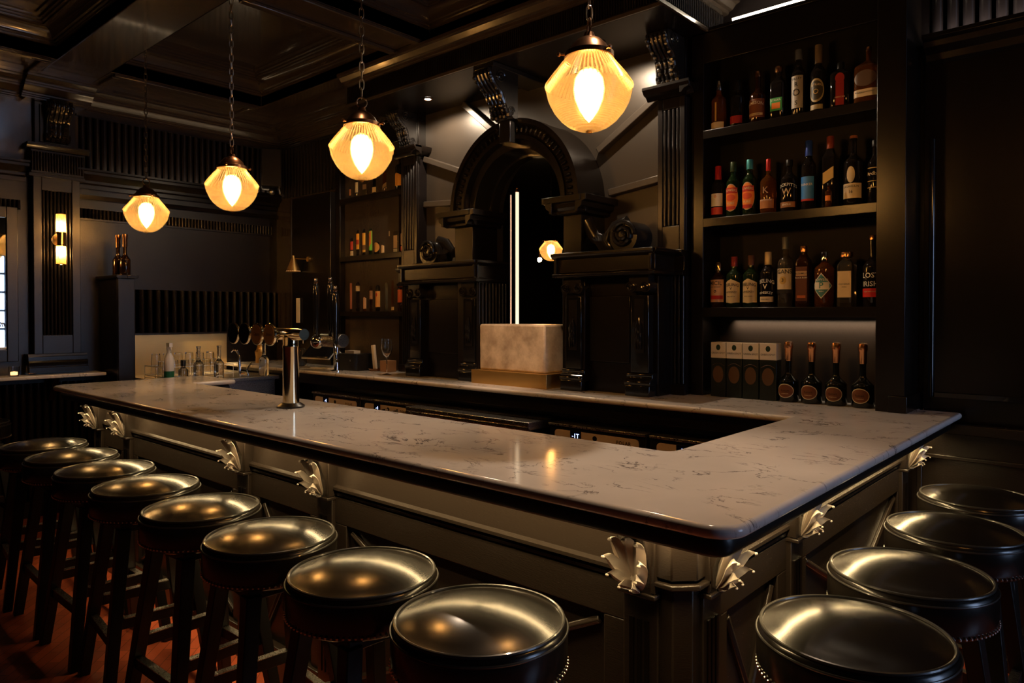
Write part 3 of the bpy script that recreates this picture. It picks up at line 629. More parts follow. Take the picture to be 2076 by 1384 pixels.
def acanthus():
    """fan of broad curling leaf lobes on a central stem; top at z=0, back at y=0"""
    mb = MB()
    def lobe(root, tip, wd, curl):
        R0 = Vector(root); T = Vector(tip); K = 12; L_ = (T - R0); side = Vector((0, -1, 0)).cross(L_).normalized(); vs = []
        for j in range(K + 1):
            u = j / K; c = R0 + L_ * u + Vector((0, -1, 0)) * (curl * sin(u * pi * .55))
            if u > .75: q = (u - .75) / .25; c += Vector((0, -1, 0)) * curl * .45 * q + L_.normalized() * (-.012 * q * q)
            w_ = wd * (.35 + 1.05 * sin(pi * (u * .80 + .10))) * (1 if u < .97 else .6)
            for v in (-1, -.5, 0, .5, 1):
                vs.append(c + side * w_ * v + Vector((0, 1, 0)) * (.010 * abs(v) - .004 * (v == 0)))
            for v in (1, 0, -1): vs.append(c + side * w_ * v * .9 + Vector((0, .012, 0)))
        n = 8; fs = [(i * n + a, i * n + (a + 1) % n, (i + 1) * n + (a + 1) % n, (i + 1) * n + a) for i in range(K) for a in range(n)]
        fs += [tuple(range(n))[::-1], tuple(K * n + a for a in range(n))]; mb.add(vs, fs)
        t_ = Vector(vs[K * n + 2]); mb.sph(t_ + Vector((0, .001, -.004)), wd * .34, 8, (1.2, .8, .8))
    z = -.150
    lobe((0, -.006, z), (.0, -.046, -.002), .020, .010)
    for s_ in (-1, 1):
        lobe((s_ * .003, -.008, z), (s_ * .040, -.046, -.008), .016, .014)
        lobe((s_ * .006, -.012, z), (s_ * .056, -.044, -.052), .0145, .022)
        lobe((s_ * .005, -.014, z + .004), (s_ * .047, -.040, -.096), .0125, .024)
        lobe((s_ * .003, -.014, z + .004), (s_ * .024, -.034, -.128), .012, .018)
    mb.lathe([(.010, z - .01), (.016, z + .02), (.012, z + .05), (.006, z + .09)], 12, (0, -.008, 0))
    return mb
AC = acanthus()
def bracket(loc, rz):
    w = .05
    pm = MB().box(-w, w, -.035, .002, 0, .835).box(-w, w, -.05, .002, .835, 1.0)
    pm.prism([(.002, .83), (-.05, .83), (-.055, .90), (-.09, .99), (.002, 1.0)], 'x', -w * .8, w * .8)
    pm.box(-w - .004, w + .004, -.058, .0, .822, .834)
    o = obj('bracket_pilaster', pm, 'barpaint', bar, .003); o.location = loc; o.rotation_euler = (0, 0, rz)
    fl = MB()
    for i in range(3): fl.box(-.03 + .022 * i, -.018 + .022 * i, -.039, -.034, .16, .76)
    q = obj('bracket_flutes', fl, 'paint', o)
    q = obj('acanthus_leaf', MB().join(AC, Matrix.Translation((0, -.05, .992))), 'pewter', o); q['label'] = 'silver acanthus leaf'
for x in fx: bracket((x, 1.57, 0), 0)
for y in (1.665, 2.24, 3.55): bracket((-.85, y, 0), R(90))
# canted corner post
cp = MB().prism([(-.93, 1.545), (-.86, 1.545), (-.825, 1.58), (-.825, 1.65), (-.93, 1.65)], 'z', 0, .86)
cp.prism([(-.93, 1.53), (-.855, 1.53), (-.81, 1.575), (-.81, 1.65), (-.93, 1.65)], 'z', .875, 1.0).prism([(-.94, 1.52), (-.85, 1.52), (-.80, 1.57), (-.80, 1.66), (-.94, 1.66)], 'z', .855, .868)
obj('corner_post', cp, 'barpaint', bar, .003)
# under-counter of back bar
t = thing('back_counter_base', 'dark base under the rear marble counter behind the fridges', 'counter base', (0, 0, 0))
obj('base', MB().box(-6.2, -1.10, 3.25, 3.54, 0, 1.048).box(-6.2, -1.10, 3.12, 3.25, .97, 1.048), 'paint', t, .003)
# fridges
def fridge(x0, x1, lab, dig='-1T'):
    t = thing('bar_fridge', lab, 'fridge', ((x0 + x1) / 2, 3.10, 0), 0, 'under-counter fridges'); w = (x1 - x0) / 2 - .006
    obj('body', MB().box(-w, w, .0, .145, .02, .905), 'blackplastic', t, .004)
    obj('top_lip', MB().box(-w, w, -.012, .14, .905, .918), 'steel', t, .002)
    obj('door', MB().box(-w + .02, w - .02, -.02, .0, .06, .80), 'gloss', t, .004)
    obj('door_handle', MB().box(-w + .03, w - .03, -.035, -.02, .775, .79), 'steel', t, .002)
    pn = rounded([(-w + .04, .835), (w - .04, .835), (w - .04, .885), (-w + .04, .885)], [.02] * 4, 5)
    p = obj('control_panel', MB().prism(pn, 'y', -.006, .0), 'fridge', t)
    obj('display', MB().box(-w + .15, -w + .22, -.010, -.006, .833, .887), 'lcd', p)
    m_ = MB(); flat_text(m_, dig, .034, (-w + .186, -.011, .861), (1, 0, 0), (0, 0, 1)); obj('digits', m_, 'digit', p, smooth=0)
    m_ = MB(); flat_text(m_, 'POLAR', .026, (w - .13, -.0068, .857), (1, 0, 0), (0, 0, 1), bold=.0004, space=1.15); obj('lettering', m_, 'blackplastic', p, smooth=0)
    m_ = MB().prism([(.0 + .014 * cos(a * pi / 6), .861 + .014 * sin(a * pi / 6)) for a in range(12)], 'y', -.0075, -.006); obj('emblem', m_, 'blackplastic', p)
fridge(-4.86, -4.24, 'leftmost under-counter fridge with blue digits, behind the beer font', '-4')
fridge(-4.23, -3.61, 'second under-counter fridge, between the font and the stainless chest', '-4')
fridge(-2.50, -1.87, 'under-counter fridge with pale control panel just right of the stainless chest')
fridge(-1.86, -1.24, 'rightmost under-counter fridge partly hidden by the near counter corner')
t = thing('stainless_chest', 'low stainless steel ice chest under the middle of the rear counter', 'chest', (-3.05, 2.98, 0))
obj('body', MB().box(-.50, .50, .02, .26, .02, .90), 'blackplastic', t, .004)
obj('lid', MB().box(-.52, .52, -.02, .26, .90, .925).box(-.52, .52, -.02, -.01, .88, .90).box(.51, .52, -.02, .26, .88, .90), 'steel', t, .003)
obj('door', MB().box(-.49, -.01, .0, .02, .1, .87), 'steel', t, .004); obj('door', MB().box(.01, .49, .0, .02, .1, .87), 'steel', t, .004)
for sx in (-.25, .25): obj('door_handle', MB().box(sx - .13, sx + .13, -.012, .0, .80, .815), 'blackplastic', t, .002)

# ================================================================ STOOLS
def make_stool(lab, loc):
    t = thing('bar_stool', lab, 'stool', loc, 0, None)
    r = .205
    prof = [(0, .845)] ; 
    prof = [(0, .8325), (.05, .831), (.10, .826), (.14, .8185), (.17, .810), (.188, .8035), (.197, .802)]
    obj('seat_top', MB().lathe([(a, z) for a, z in prof] [::-1] + [], 64).add([], []), 'leather', t, smooth=60)
    obj('seat_side', MB().lathe([(.19, .69), (.205, .70), (.209, .72), (.209, .785), (.204, .797), (.197, .802)], 64), 'leather', t, smooth=60)
    cs = [(.199 * cos(2 * pi * i / 64), .199 * sin(2 * pi * i / 64), .803) for i in range(64)]
    obj('piping', MB().tube(cs, .0045, 8, closed=True).tube([(.2085 * cos(2 * pi * i / 64), .2085 * sin(2 * pi * i / 64), .786) for i in range(64)], .003, 6, closed=True), 'welt', t)
    st = MB()
    for i in range(84):
        a = 2 * pi * i / 84; st.sph((.2085 * cos(a), .2085 * sin(a), .706), .0042, 6)
    o = obj('nail_trim', st, 'stud', t); o['kind'] = 'stuff'
    obj('seat_frame', MB().box(-.13, .13, -.13, .13, .655, .69), 'stoolwood', t, .004)
    for sx in (-1, 1):
        for sy in (-1, 1):
            b = MB(); 
            def q(c, h_, z): return [(c[0] - h_, c[1] - h_, z), (c[0] + h_, c[1] - h_, z), (c[0] + h_, c[1] + h_, z), (c[0] - h_, c[1] + h_, z)]
            b.add(q((sx * .195, sy * .195), .020, 0) + q((sx * .115, sy * .115), .024, .67), [(3, 2, 1, 0), (4, 5, 6, 7), (0, 1, 5, 4), (1, 2, 6, 5), (2, 3, 7, 6), (3, 0, 4, 7)])
            obj('leg', b, 'stoolwood', t, .003)
    for (z, ax_, s_) in ((.24, 'x', -1), (.24, 'x', 1), (.31, 'y', -1), (.31, 'y', 1)):
        d = .195 - .08 * z / .67
        b = MB(); 
        if ax_ == 'x': b.box(-d, d, s_ * d - .012, s_ * d + .012, z - .02, z + .02)
        else: b.box(s_ * d - .012, s_ * d + .012, -d, d, z - .02, z + .02)
        o = obj('stretcher', b, 'stoolwood', t, .002)
        c = MB()
        if ax_ == 'x': c.box(-d + .03, d - .03, s_ * d - .014, s_ * d + .014, z + .02, z + .023)
        else: c.box(s_ * d - .014, s_ * d + .014, -d + .03, d - .03, z + .02, z + .023)
        obj('wear_plate', c, 'steel', o)
    return t
fr_x = [-1.178, -1.634, -2.127, -2.622, -3.13, -3.60, -4.06, -4.52]
fl_lab = ['nearest', 'second nearest', 'third nearest', 'fourth nearest', 'fifth nearest', 'sixth nearest', 'second farthest', 'farthest']
s0 = make_stool('round leather bar stool, nearest in the long row along the front', (fr_x[0], 1.20, 0))
stools = [s0]
for i, x in enumerate(fr_x[1:], 1):
    s = copy_tree(s0); s.location = (x, 1.20, 0); s.rotation_euler = (0, 0, random.uniform(-.12, .12))
    s['label'] = 'round leather bar stool, %s in the long row along the front' % fl_lab[i]; stools.append(s)
for i, (x, y) in enumerate([(-.497, 1.715), (-.497, 2.212), (-.485, 2.76), (-.50, 3.30)]):
    s = copy_tree(s0); s.location = (x, y, 0); s.rotation_euler = (0, 0, random.uniform(-.12, .12))
    s['label'] = 'round leather bar stool, %s in the short row on the right side' % ['nearest', 'second nearest', 'third nearest', 'farthest'][i]; stools.append(s)
for s in stools: s['group'] = 'bar stools around the counter'
s = copy_tree(s0); s.location = (-5.75, 1.12, 0); s['label'] = 'black leather bar stool at the far left edge by the wall ledge'; s['group'] = 'bar stools around the counter'

# ================================================================ PENDANTS
def make_pendant(lab, loc, ztop=ZC):
    t = thing('pendant_lamp', lab, 'pendant lamp', loc, 0, 'amber glass pendants above the bar')
    up = [(.151, .0), (.149, .006), (.139, .022), (.122, .045), (.104, .068), (.088, .088), (.079, .103)]
    lo = [(.0, -.152), (.02, -.151), (.045, -.146), (.072, -.134), (.098, -.113), (.121, -.085), (.138, -.054), (.147, -.025), (.151, 0)]
    def ins(p): return [(max(r - .004, 0), z) for r, z in p]
    b = MB().lathe(up, 240, flute=.022, nfl=60, cap=False)
    obj('glass_upper', b, 'amber_fluted', t, smooth=60)
    b = MB().lathe(lo, 64); b.f = b.f[:-1]
    obj('glass_lower', b, 'amber', t, smooth=60)
    obj('glass_knob', MB().lathe([(0, -.160), (.010, -.158), (.012, -.152)], 16), 'amber', t)
    g = MB().lathe([(.080, .098), (.086, .100), (.086, .116), (.074, .120), (.062, .142), (.042, .162), (.022, .172), (.016, .188), (.0, .190)], 40)
    for a in (.5, 2.6, 4.7): g.cyl((.084 * cos(a), .084 * sin(a), .109), (.104 * cos(a), .104 * sin(a), .109), .004, n=8).sph((.106 * cos(a), .106 * sin(a), .109), .008, 8)
    obj('fitter', g, 'bronze', t)
    obj('bulb', MB().lathe([(0, -.122), (.014, -.110), (.034, -.082), (.050, -.045), (.056, -.01), (.053, .025), (.040, .05), (.022, .062), (0, .064)], 20), 'bulb', t)
    obj('socket', MB().cyl((0, 0, .064), (0, 0, .12), .02, n=14), 'bronze', t)
    obj('ring', MB().tube([(.024 * cos(a * pi / 10), 0, .212 + .024 * sin(a * pi / 10)) for a in range(20)], .0035, 8, closed=True), 'bronze', t)
    return t
def chain(t, z0, z1):
    c = MB(); z = z0; i = 0; L_ = .052
    while z < z1:
        pts = []
        for j in range(12):
            a = 2 * pi * j / 12; u = .0105 * cos(a); v = L_ / 2 * (abs(sin(a)) ** .6) * (1 if sin(a) > 0 else -1)
            pts.append((u, 0, z + L_ / 2 + v) if i % 2 else (0, u, z + L_ / 2 + v))
        c.tube(pts, .0027, 6, closed=True); z += L_ - .010; i += 1
    return obj('chain', c, 'chain', t)
pend = [(-1.46, 2.03, 2.305, 'amber prismatic glass pendant lamp, nearest and largest of the row'), (-2.79, 2.05, 2.305, 'amber prismatic glass pendant lamp, second nearest, left of the arch'),
        (-4.10, 2.07, 2.285, 'amber prismatic glass pendant lamp, third nearest of the row'), (-5.42, 2.09, 2.26, 'amber prismatic glass pendant lamp, farthest of the row near the left wall'), (-.04, 2.0, 2.30, 'amber prismatic glass pendant lamp just outside the right edge'), (-5.76, 7.18, 2.35, 'amber prismatic glass pendant lamp seen through the arch in the room beyond')]
p0 = None
for x, y, z, lab in pend:
    if p0 is None: p0 = make_pendant(lab, (x, y, z)); p = p0; p_children = list(p0.children)
    else:
        p = p0.copy(); C.objects.link(p); p['label'] = lab
        for ch in p_children: c = ch.copy(); C.objects.link(c); c.parent = p
        p.location = (x, y, z)
    p.rotation_euler = (0, 0, R(41.85) + x)
    chain(p, .230, ZC - z - .02)

# ---- wall lights
def sconce(loc, lab):
    t = thing('wall_light', lab, 'wall light', loc)
    obj('wall_plate', MB().cyl((0, 0, 0), (.012, 0, 0), .035, n=28).cyl((.012, 0, 0), (.06, 0, 0), .008), 'brass', t)
    obj('collar', MB().cyl((.07, 0, -.04), (.07, 0, .04), .021, n=24), 'brass', t)
    for s_ in (-1, 1):
        b = MB().lathe([(.026, s_ * .04), (.026, s_ * .145)], 40, (.07, 0, 0), flute=.03, nfl=20); b.f = [f for f in b.f if len(f) == 4]
        o = obj('glass_shade', b, 'sconceglass', t, smooth=60)
        obj('rim', MB().tube([(.07 + .027 * cos(2 * pi * i / 24), .027 * sin(2 * pi * i / 24), s_ * .147) for i in range(24)], .002, 6, closed=True), 'brass', o)
        b = MB().lathe([(0, .05), (.009, .05), (.015, .068), (.016, .08), (.011, .094), (0, .10)], 14, (.07, 0, 0))
        if s_ < 0: b.v = [(x, y, -z) for x, y, z in b.v]
        obj('bulb', b, 'bulb2', t)
    t.scale = (1.2, 1.2, 1.28)
sconce((-6.135, 1.725, 2.075), 'double brass wall light with two glowing glass cylinders on the left pilaster')
t = thing('far_lamp', 'tiny glowing wall light beyond the arch beside the far pendant', 'wall light', (-7.0, 8.45, 2.35))
obj('globe', MB().sph((0, 0, 0), .035, 14), 'bulb2', t); obj('stem', MB().cyl((0, 0, .03), (0, 0, .14), .012).cyl((0, 0, .14), (0, .1, .14), .008), 'bronze', t)
t = thing('cone_wall_lamp', 'small brass cone wall lamp in the far corner left of the bottle niche', 'wall light', (-5.66, 3.42, 1.92))
obj('shade', MB().lathe([(.068, -.03), (.064, -.028), (.022, .075), (.012, .10), (.010, .115), (0, .116)], 28), 'brass_old', t)
obj('lens', MB().lathe([(0, -.024), (.062, -.024), (.062, -.022), (0, -.022)], 20), M['candle'], t)
obj('arm', MB().tube([(0, 0, .09), (.05, .03, .085), (.13, .07, .08)], .004, 8).cyl((.13, .06, .08), (.13, .08, .08), .022, n=20), 'brass_old', t)
spot('cone_lamp_light', (-5.66, 3.42, 1.88), (R(-20), R(-20), 0), .9, (1, .8, .4), 100, .8, .02)
for x, y, lab in ((-3.77, 3.33, 'bright recessed downlight in the header left of the arch'), (-2.29, 3.28, 'bright recessed downlight in the header right of the arch beside the near pendant')):
    t = thing('downlight', lab, 'downlight', (x, y, 3.02), 0)
    obj('trim_ring', MB().lathe([(.024, -.001), (.036, -.001), (.036, -.006), (.024, -.008)], 28, cap=False), 'bronze', t)
    obj('lens', MB().lathe([(0, -.004), (.024, -.004), (.024, -.002), (0, -.002)], 20), 'spotface', t)
# speaker
t = thing('wall_speaker', 'black box loudspeaker hung high in the far corner', 'speaker', (-6.02, 3.42, 2.84), R(-30))
obj('cabinet', MB().box(-.13, .13, -.09, .09, -.17, .17), 'blackplastic', t, .01)
obj('grille', MB().box(-.12, .12, -.098, -.09, -.16, .16), 'paint', t, .004)
obj('bracket', MB().tube([(0, .06, -.17), (0, .08, -.22), (.05, .10, -.24)], .012, 8).sph((.02, 0, -.205), .03, 14), 'steel', t)

# ================================================================ BOTTLES
def glass(c, tr=.55, r=.05): return col(c, r, trans=tr, ior=1.45)
BROWN = ((.045, .016, .005), .5); DARK = ((.012, .010, .009), .2); GREEN = ((.012, .03, .010), .4); CLEAR = ((.55, .50, .42), .95); AMBG = ((.30, .10, .02), .8)
def bottle(lab, loc, h, r, g, cap, labels=(), sq=1, sh=.62, neck=.014, fat=1, texts=(), name='bottle', cat='bottle', group=None, rz=0, capr=None):
    """sh: shoulder height fraction; labels: (z0,z1,colour,half-angle deg,kind); texts: (string,size,z,colour,arch)"""
    t = thing(name, lab, cat, loc, rz, group)
    zs = h * sh; zn = zs + h * .16; ch = cap[1]; hn = h - ch * .8
    body = [(0, 0), (r * .9, 0), (r, .006), (r, zs * .55), (r, zs)]
    for j in range(1, 8):
        u = j / 8; body.append((neck + (r - neck) * (cos(u * pi) + 1) / 2, zs + (zn - zs) * (u ** (1 / fat) if fat != 1 else u)))
    body += [(neck, zn), (neck * .95, hn - .012), (neck * 1.15, hn - .01), (neck * 1.15, hn), (0, hn)]
    if sq != 1:
        b = MB().lathe(body[:12], 40, sq=sq); b.f = b.f[:-1]; b.lathe(body[11:], 24)
    else: b = MB().lathe(body, 32)
    obj('glass_body', b, glass(*g), t, smooth=40)
    cr = capr or neck * 1.22
    obj('cap', MB().lathe([(0, h - ch - .001), (cr, h - ch - .001), (cr, h - .003), (cr - .002, h), (0, h)], 24), cap[0] if not isinstance(cap[0], tuple) else col(cap[0], .35, .3), t)
    def patch(z0, z1, ha, kind):
        mb = MB(); n = 20; rr = r + .0007
        def P(a, z):
            if sq != 1:
                ca, sa = abs(cos(a)), abs(sin(a)); q = rr / ((ca ** (2 * sq) + sa ** (2 * sq)) ** (1 / (2 * sq))); return (q * cos(a), q * sin(a), z)
            return (rr * cos(a), rr * sin(a), z)
        A_ = R(ha)
        if kind in ('rect', 'pent', 'slant'):
            vs = []
            for i in range(n + 1):
                u = -1 + 2 * i / n; a = -pi / 2 + A_ * u; zt, zb = z1, z0
                if kind == 'pent': zt = z1 - (z1 - z0) * .16 * abs(u); zb = z0 + (z1 - z0) * .07 * abs(u) if abs(u) < .5 else z0 + (z1 - z0) * .035
                if kind == 'slant': zt = z1 + u * .014; zb = z0 + u * .014
                vs += [P(a, zb), P(a, zt)]
            mb.add(vs, [(2 * i, 2 * i + 2, 2 * i + 3, 2 * i + 1) for i in range(n)])
        else:
            pts = []; zc = (z0 + z1) / 2; hh = (z1 - z0) / 2; N_ = 40 if kind == 'oval' else 4
            K = 40; Q = 7; vs = [P(-pi / 2, zc)]
            for q_ in range(1, Q + 1):
                for i in range(K):
                    w = 2 * pi * i / K
                    if kind == 'oval': u, v = cos(w), sin(w)
                    else: s_ = abs(cos(w)) + abs(sin(w)); u, v = cos(w) / s_, sin(w) / s_
                    vs.append(P(-pi / 2 + A_ * u * q_ / Q, zc + hh * v * q_ / Q))
            fs = [(0, 1 + i, 1 + (i + 1) % K) for i in range(K)]
            for q_ in range(Q - 1):
                fs += [(1 + q_ * K + i, 1 + (q_ + 1) * K + i, 1 + (q_ + 1) * K + (i + 1) % K, 1 + q_ * K + (i + 1) % K) for i in range(K)]
            mb.add(vs, fs)
        return mb
    rim = 0
    for q, (z0, z1, c, ha, kind) in enumerate(labels):
        mb = patch(z0, z1, ha, kind)
        if q: mb.v = [(x * (1 + .0006 * q / r), y * (1 + .0006 * q / r), z) for x, y, z in mb.v]
        obj('paper_label' if z1 < zs + .01 else 'neck_label', mb, col(c, .45), t, smooth=0)
    for s_, size, z, c, arch in texts:
        mb = MB(); rt = r + .0026
        if sq == 1: wrap_text(mb, s_, size, rt, z, arch=arch, bold=size * .012)
        else: flat_text(mb, s_, size, (0, -rt, z), (1, 0, 0), (0, 0, 1), bold=size * .012)
        obj('label_lettering', mb, col(c, .5), t, smooth=0)
    return t
CR = (.62, .50, .32); OR = (.75, .22, .03); RD = (.45, .02, .015); WH = (.70, .66, .58); BK = (.01, .01, .01); GD = (.55, .36, .10); SV = (.5, .5, .5)
Y3 = 3.62
Gs = 'whiskey bottles in the near cabinet'
def B(x, z, *a, **k): return bottle(a[0], (x, Y3 + k.pop('dy', 0), z), *a[1:], group=Gs, **k)
# --- top shelf z 2.50
B(-1.745, 2.5, 'slim dark bottle with silver cap and buff strip label, far left of the top shelf', .27, .040, AMBG, (M['chrome'], .05), [(.012, .045, CR, 62, 'rect'), (.05, .15, GD, 6, 'rect')], sh=.6)
B(-1.640, 2.5, 'dim bottle with dark red label, second from left on the top shelf', .25, .038, DARK, (BK, .05), [(.02, .06, (.30, .01, .015), 60, 'rect')])
B(-1.530, 2.5, 'brown-labelled bottle with long neck and copper cap on the top shelf', .275, .042, BROWN, (M['copper'], .03), [(.03, .125, (.16, .045, .015), 70, 'rect'), (.04, .052, CR, 55, 'rect')], sh=.52, texts=[('JAMESON', .022, .105, WH, .004), ('IRISH WHISKEY', .008, .045, BK, 0)])
B(-1.422, 2.5, 'squarish bottle with green and orange label on the top shelf', .275, .036, DARK, (M['copper'], .03), [(.045, .11, (.05, .35, .10), 42, 'rect'), (.055, .085, OR, 30, 'rect')], sq=3, sh=.66, texts=[('STALKA', .014, .098, WH, 0)], capr=.02)
B(-1.322, 2.5, 'tall bottle with engraved silver label on the top shelf', .335, .034, DARK, ((.12, .14, .2), .05), [(.04, .20, (.36, .33, .28), 55, 'rect')], sh=.62, texts=[('VALLEY', .016, .185, BK, .003), ('R', .03, .155, BK, 0), ('O', .05, .115, BK, 0), ('S', .03, .065, BK, 0)])
B(-1.226, 2.5, 'tall bottle with large oval gold label on the top shelf', .335, .036, DARK, ((.20, .15, .1), .09), [(.05, .165, (.46, .36, .18), 62, 'oval'), (.06, .155, (.04, .035, .02), 52, 'oval'), (.015, .038, (.40, .32, .18), 50, 'rect')], sh=.58, texts=[('DISTILLERS', .013, .135, CR, .006), ('O', .035, .10, GD, 0)])
B(-1.122, 2.5, 'dark flask with narrow deep red label on the top shelf', .225, .045, DARK, (BK, .03), [(.012, .125, (.28, .012, .012), 22, 'rect'), (.115, .165, (.30, .015, .015), 24, 'oval')], sq=2.5, sh=.72, texts=[('AMERICAN', .009, .05, CR, 0)], rz=.2)
B(-.998, 2.5, 'broad flask with cream band low on the body, far right of the top shelf', .27, .056, AMBG, (M['copper'], .02), [(.028, .062, CR, 60, 'rect'), (.075, .15, (.10, .06, .04), 45, 'oval')], sq=2, sh=.62, texts=[('BOURBON WHISKEY', .009, .047, BK, 0)], neck=.011)
# --- middle shelf z 2.03
B(-1.748, 2.03, 'wine-shaped bottle with red cap, cream label and red band, far left of the middle shelf', .285, .036, DARK, (RD, .075), [(.066, .135, WH, 62, 'rect'), (.022, .060, RD, 62, 'rect')], texts=[('o', .025, .12, RD, 0)])
for x, capc, lab in ((-1.662, (.03, .05, .02), 'bottle with ornate red and orange label and dark cap on the middle shelf'), (-1.572, (.05, .30, .34), 'bottle with ornate red and orange label and teal cap on the middle shelf')):
    B(x, 2.03, lab, .295, .036, GREEN, (capc, .05), [(.03, .175, (.55, .40, .30), 64, 'oval'), (.035, .17, OR, 60, 'oval'), (.125, .155, RD, 56, 'rect'), (.085, .12, (.62, .07, .02), 40, 'oval'), (.04, .058, RD, 40, 'rect')], texts=[('POWERS', .018, .142, CR, .004), ('PURE', .018, .072, CR, 0)])
B(-1.473, 2.03, 'clear decorated bottle with slim red cap strip on the middle shelf', .285, .040, AMBG, (RD, .06), [(.028, .075, (.35, .14, .05), 62, 'rect')], sh=.58, texts=[('IRISH WHISKEY', .010, .07, WH, 0), ('K', .045, .12, (.35, .2, .12), 0)], neck=.010)
B(-1.366, 2.03, 'black bottle with arched white lettering on the middle shelf', .265, .041, DARK, (BK, .03), [(.022, .050, (.28, .12, .05), 62, 'rect')], texts=[('LOCKPITTS', .022, .135, WH, .004), ('W', .045, .10, (.45, .34, .22), 0), ('SINGLE', .014, .036, WH, 0)])
B(-1.270, 2.03, 'tall bottle with blue label and blue capped neck on the middle shelf', .345, .035, DARK, ((.02, .06, .35), .075), [(.055, .165, (.03, .20, .60), 60, 'rect'), (.045, .055, RD, 60, 'rect')], texts=[('BUNKER', .016, .125, WH, 0)])
B(-1.168, 2.03, 'square tall bottle with slanted gold label on the middle shelf', .35, .032, DARK, ((.30, .06, .03), .06), [(.13, .185, GD, 38, 'slant')], sq=4, sh=.68)
B(-1.062, 2.03, 'broad bottle with wide cream label and cream oval above on the middle shelf', .335, .043, DARK, ((.55, .2, .08), .012), [(.035, .105, CR, 68, 'rect'), (.108, .185, CR, 24, 'oval')], texts=[('LAGAVULIN', .014, .09, BK, 0), ('16', .020, .065, BK, 0)], sh=.6)
B(-.965, 2.03, 'dark bottle with thin gold lines, far right of the middle shelf', .30, .034, DARK, (BK, .03), [(.075, .079, GD, 60, 'rect'), (.105, .108, GD, 60, 'rect'), (.165, .169, GD, 60, 'rect')], texts=[('Ardbeg', .024, .14, CR, 0)])
B(-1.158, 2.03, 'miniature bottle with orange label in front of the square tall bottle', .115, .015, AMBG, (BK, .01), [(.03, .055, OR, 50, 'rect')], dy=-.055, neck=.005)
# --- lower shelf z 1.553
Z = 1.553
B(-1.745, Z, 'bottle with peach label and gold cap, far left of the lower shelf', .245, .040, BROWN, (M['brass'], .045), [(.03, .150, (.62, .36, .20), 66, 'rect'), (.045, .065, RD, 60, 'rect')], texts=[('MICIL', .030, .130, BK, 0), ('IRISH WHISKEY', .009, .110, BK, 0), ('o', .03, .09, BK, 0)], sh=.62)
B(-1.656, Z, 'bottle with pointed cream label, left of its twin on the lower shelf', .270, .040, GREEN, ((.22, .02, .02), .05), [(.022, .150, (.62, .47, .25), 68, 'pent')], texts=[('TEELING', .022, .120, BK, .003), ('V', .022, .10, BK, 0), ('WHISKEY', .015, .082, BK, .003), ('SMALL BATCH', .007, .058, BK, 0)])
B(-1.563, Z, 'bottle with pointed cream label, right of its twin on the lower shelf', .272, .040, GREEN, ((.10, .04, .03), .05), [(.022, .150, (.62, .47, .25), 68, 'pent')], texts=[('TEELING', .022, .120, BK, .003), ('V', .022, .10, BK, 0), ('WHISKEY', .015, .082, BK, .003), ('SINGLE GRAIN', .007, .058, BK, 0)])
B(-1.473, Z, 'black bottle with white lettering and white capsule on the lower shelf', .285, .038, DARK, (CR, .065), [(.028, .055, CR, 64, 'rect')], texts=[('TEELING', .026, .135, WH, .004), ('V', .035, .105, WH, 0), ('WHISKEY', .019, .075, WH, .003), ('SINGLE MALT', .008, .041, BK, 0)])
B(-1.383, Z, 'tall clear bottle with cream label and grey stopper on the lower shelf', .355, .038, CLEAR, ((.12, .13, .15), .06), [(.09, .195, CR, 66, 'rect'), (.115, .155, GD, 26, 'oval'), (.070, .088, DARK[0], 66, 'rect')], texts=[('EGANS', .030, .178, BK, 0), ('3', .025, .135, BK, 0)], sh=.62)
B(-1.292, Z, 'dark square-shouldered bottle with copper top on the lower shelf', .305, .034, BROWN, (M['copper'], .03), [(.03, .20, (.10, .025, .012), 40, 'rect'), (.155, .178, (.50, .32, .18), 38, 'rect'), (.045, .058, (.45, .10, .03), 30, 'rect')], sq=3, sh=.72, texts=[('BUSHMILLS', .012, .166, BK, 0), ('BLACK BUSH', .010, .145, WH, 0)])
B(-1.193, Z, 'bottle with white and teal diamond label on the lower shelf', .270, .045, AMBG, (M['chrome'], .045), [(.040, .165, WH, 66, 'diamond'), (.046, .159, (.05, .20, .20), 60, 'diamond'), (.085, .12, WH, 46, 'rect')], texts=[('POWERS', .017, .132, WH, .003), ('P', .042, .103, (.03, .2, .16), 0), ('IRISH', .01, .075, WH, 0)], sh=.68)
B(-1.090, Z, 'square clear bottle with cream label and big copper stopper on the lower shelf', .262, .037, CLEAR, (M['copper'], .022), [(.045, .17, (.66, .50, .28), 40, 'rect')], sq=4, sh=.74, texts=[('OLD BAILIE', .010, .108, BK, 0), ('whiskey', .007, .095, BK, 0)], capr=.030, neck=.017)
B(-.975, Z, 'dark bottle with white lettering and bright red band, far right of the lower shelf', .335, .042, DARK, (M['copper'], .02), [(.045, .085, (.62, .02, .015), 68, 'rect'), ], texts=[('LOST', .033, .145, WH, 0), ('IRISH', .033, .105, WH, 0), ('IRISH WHISKEY', .009, .07, CR, 0)], sh=.55)
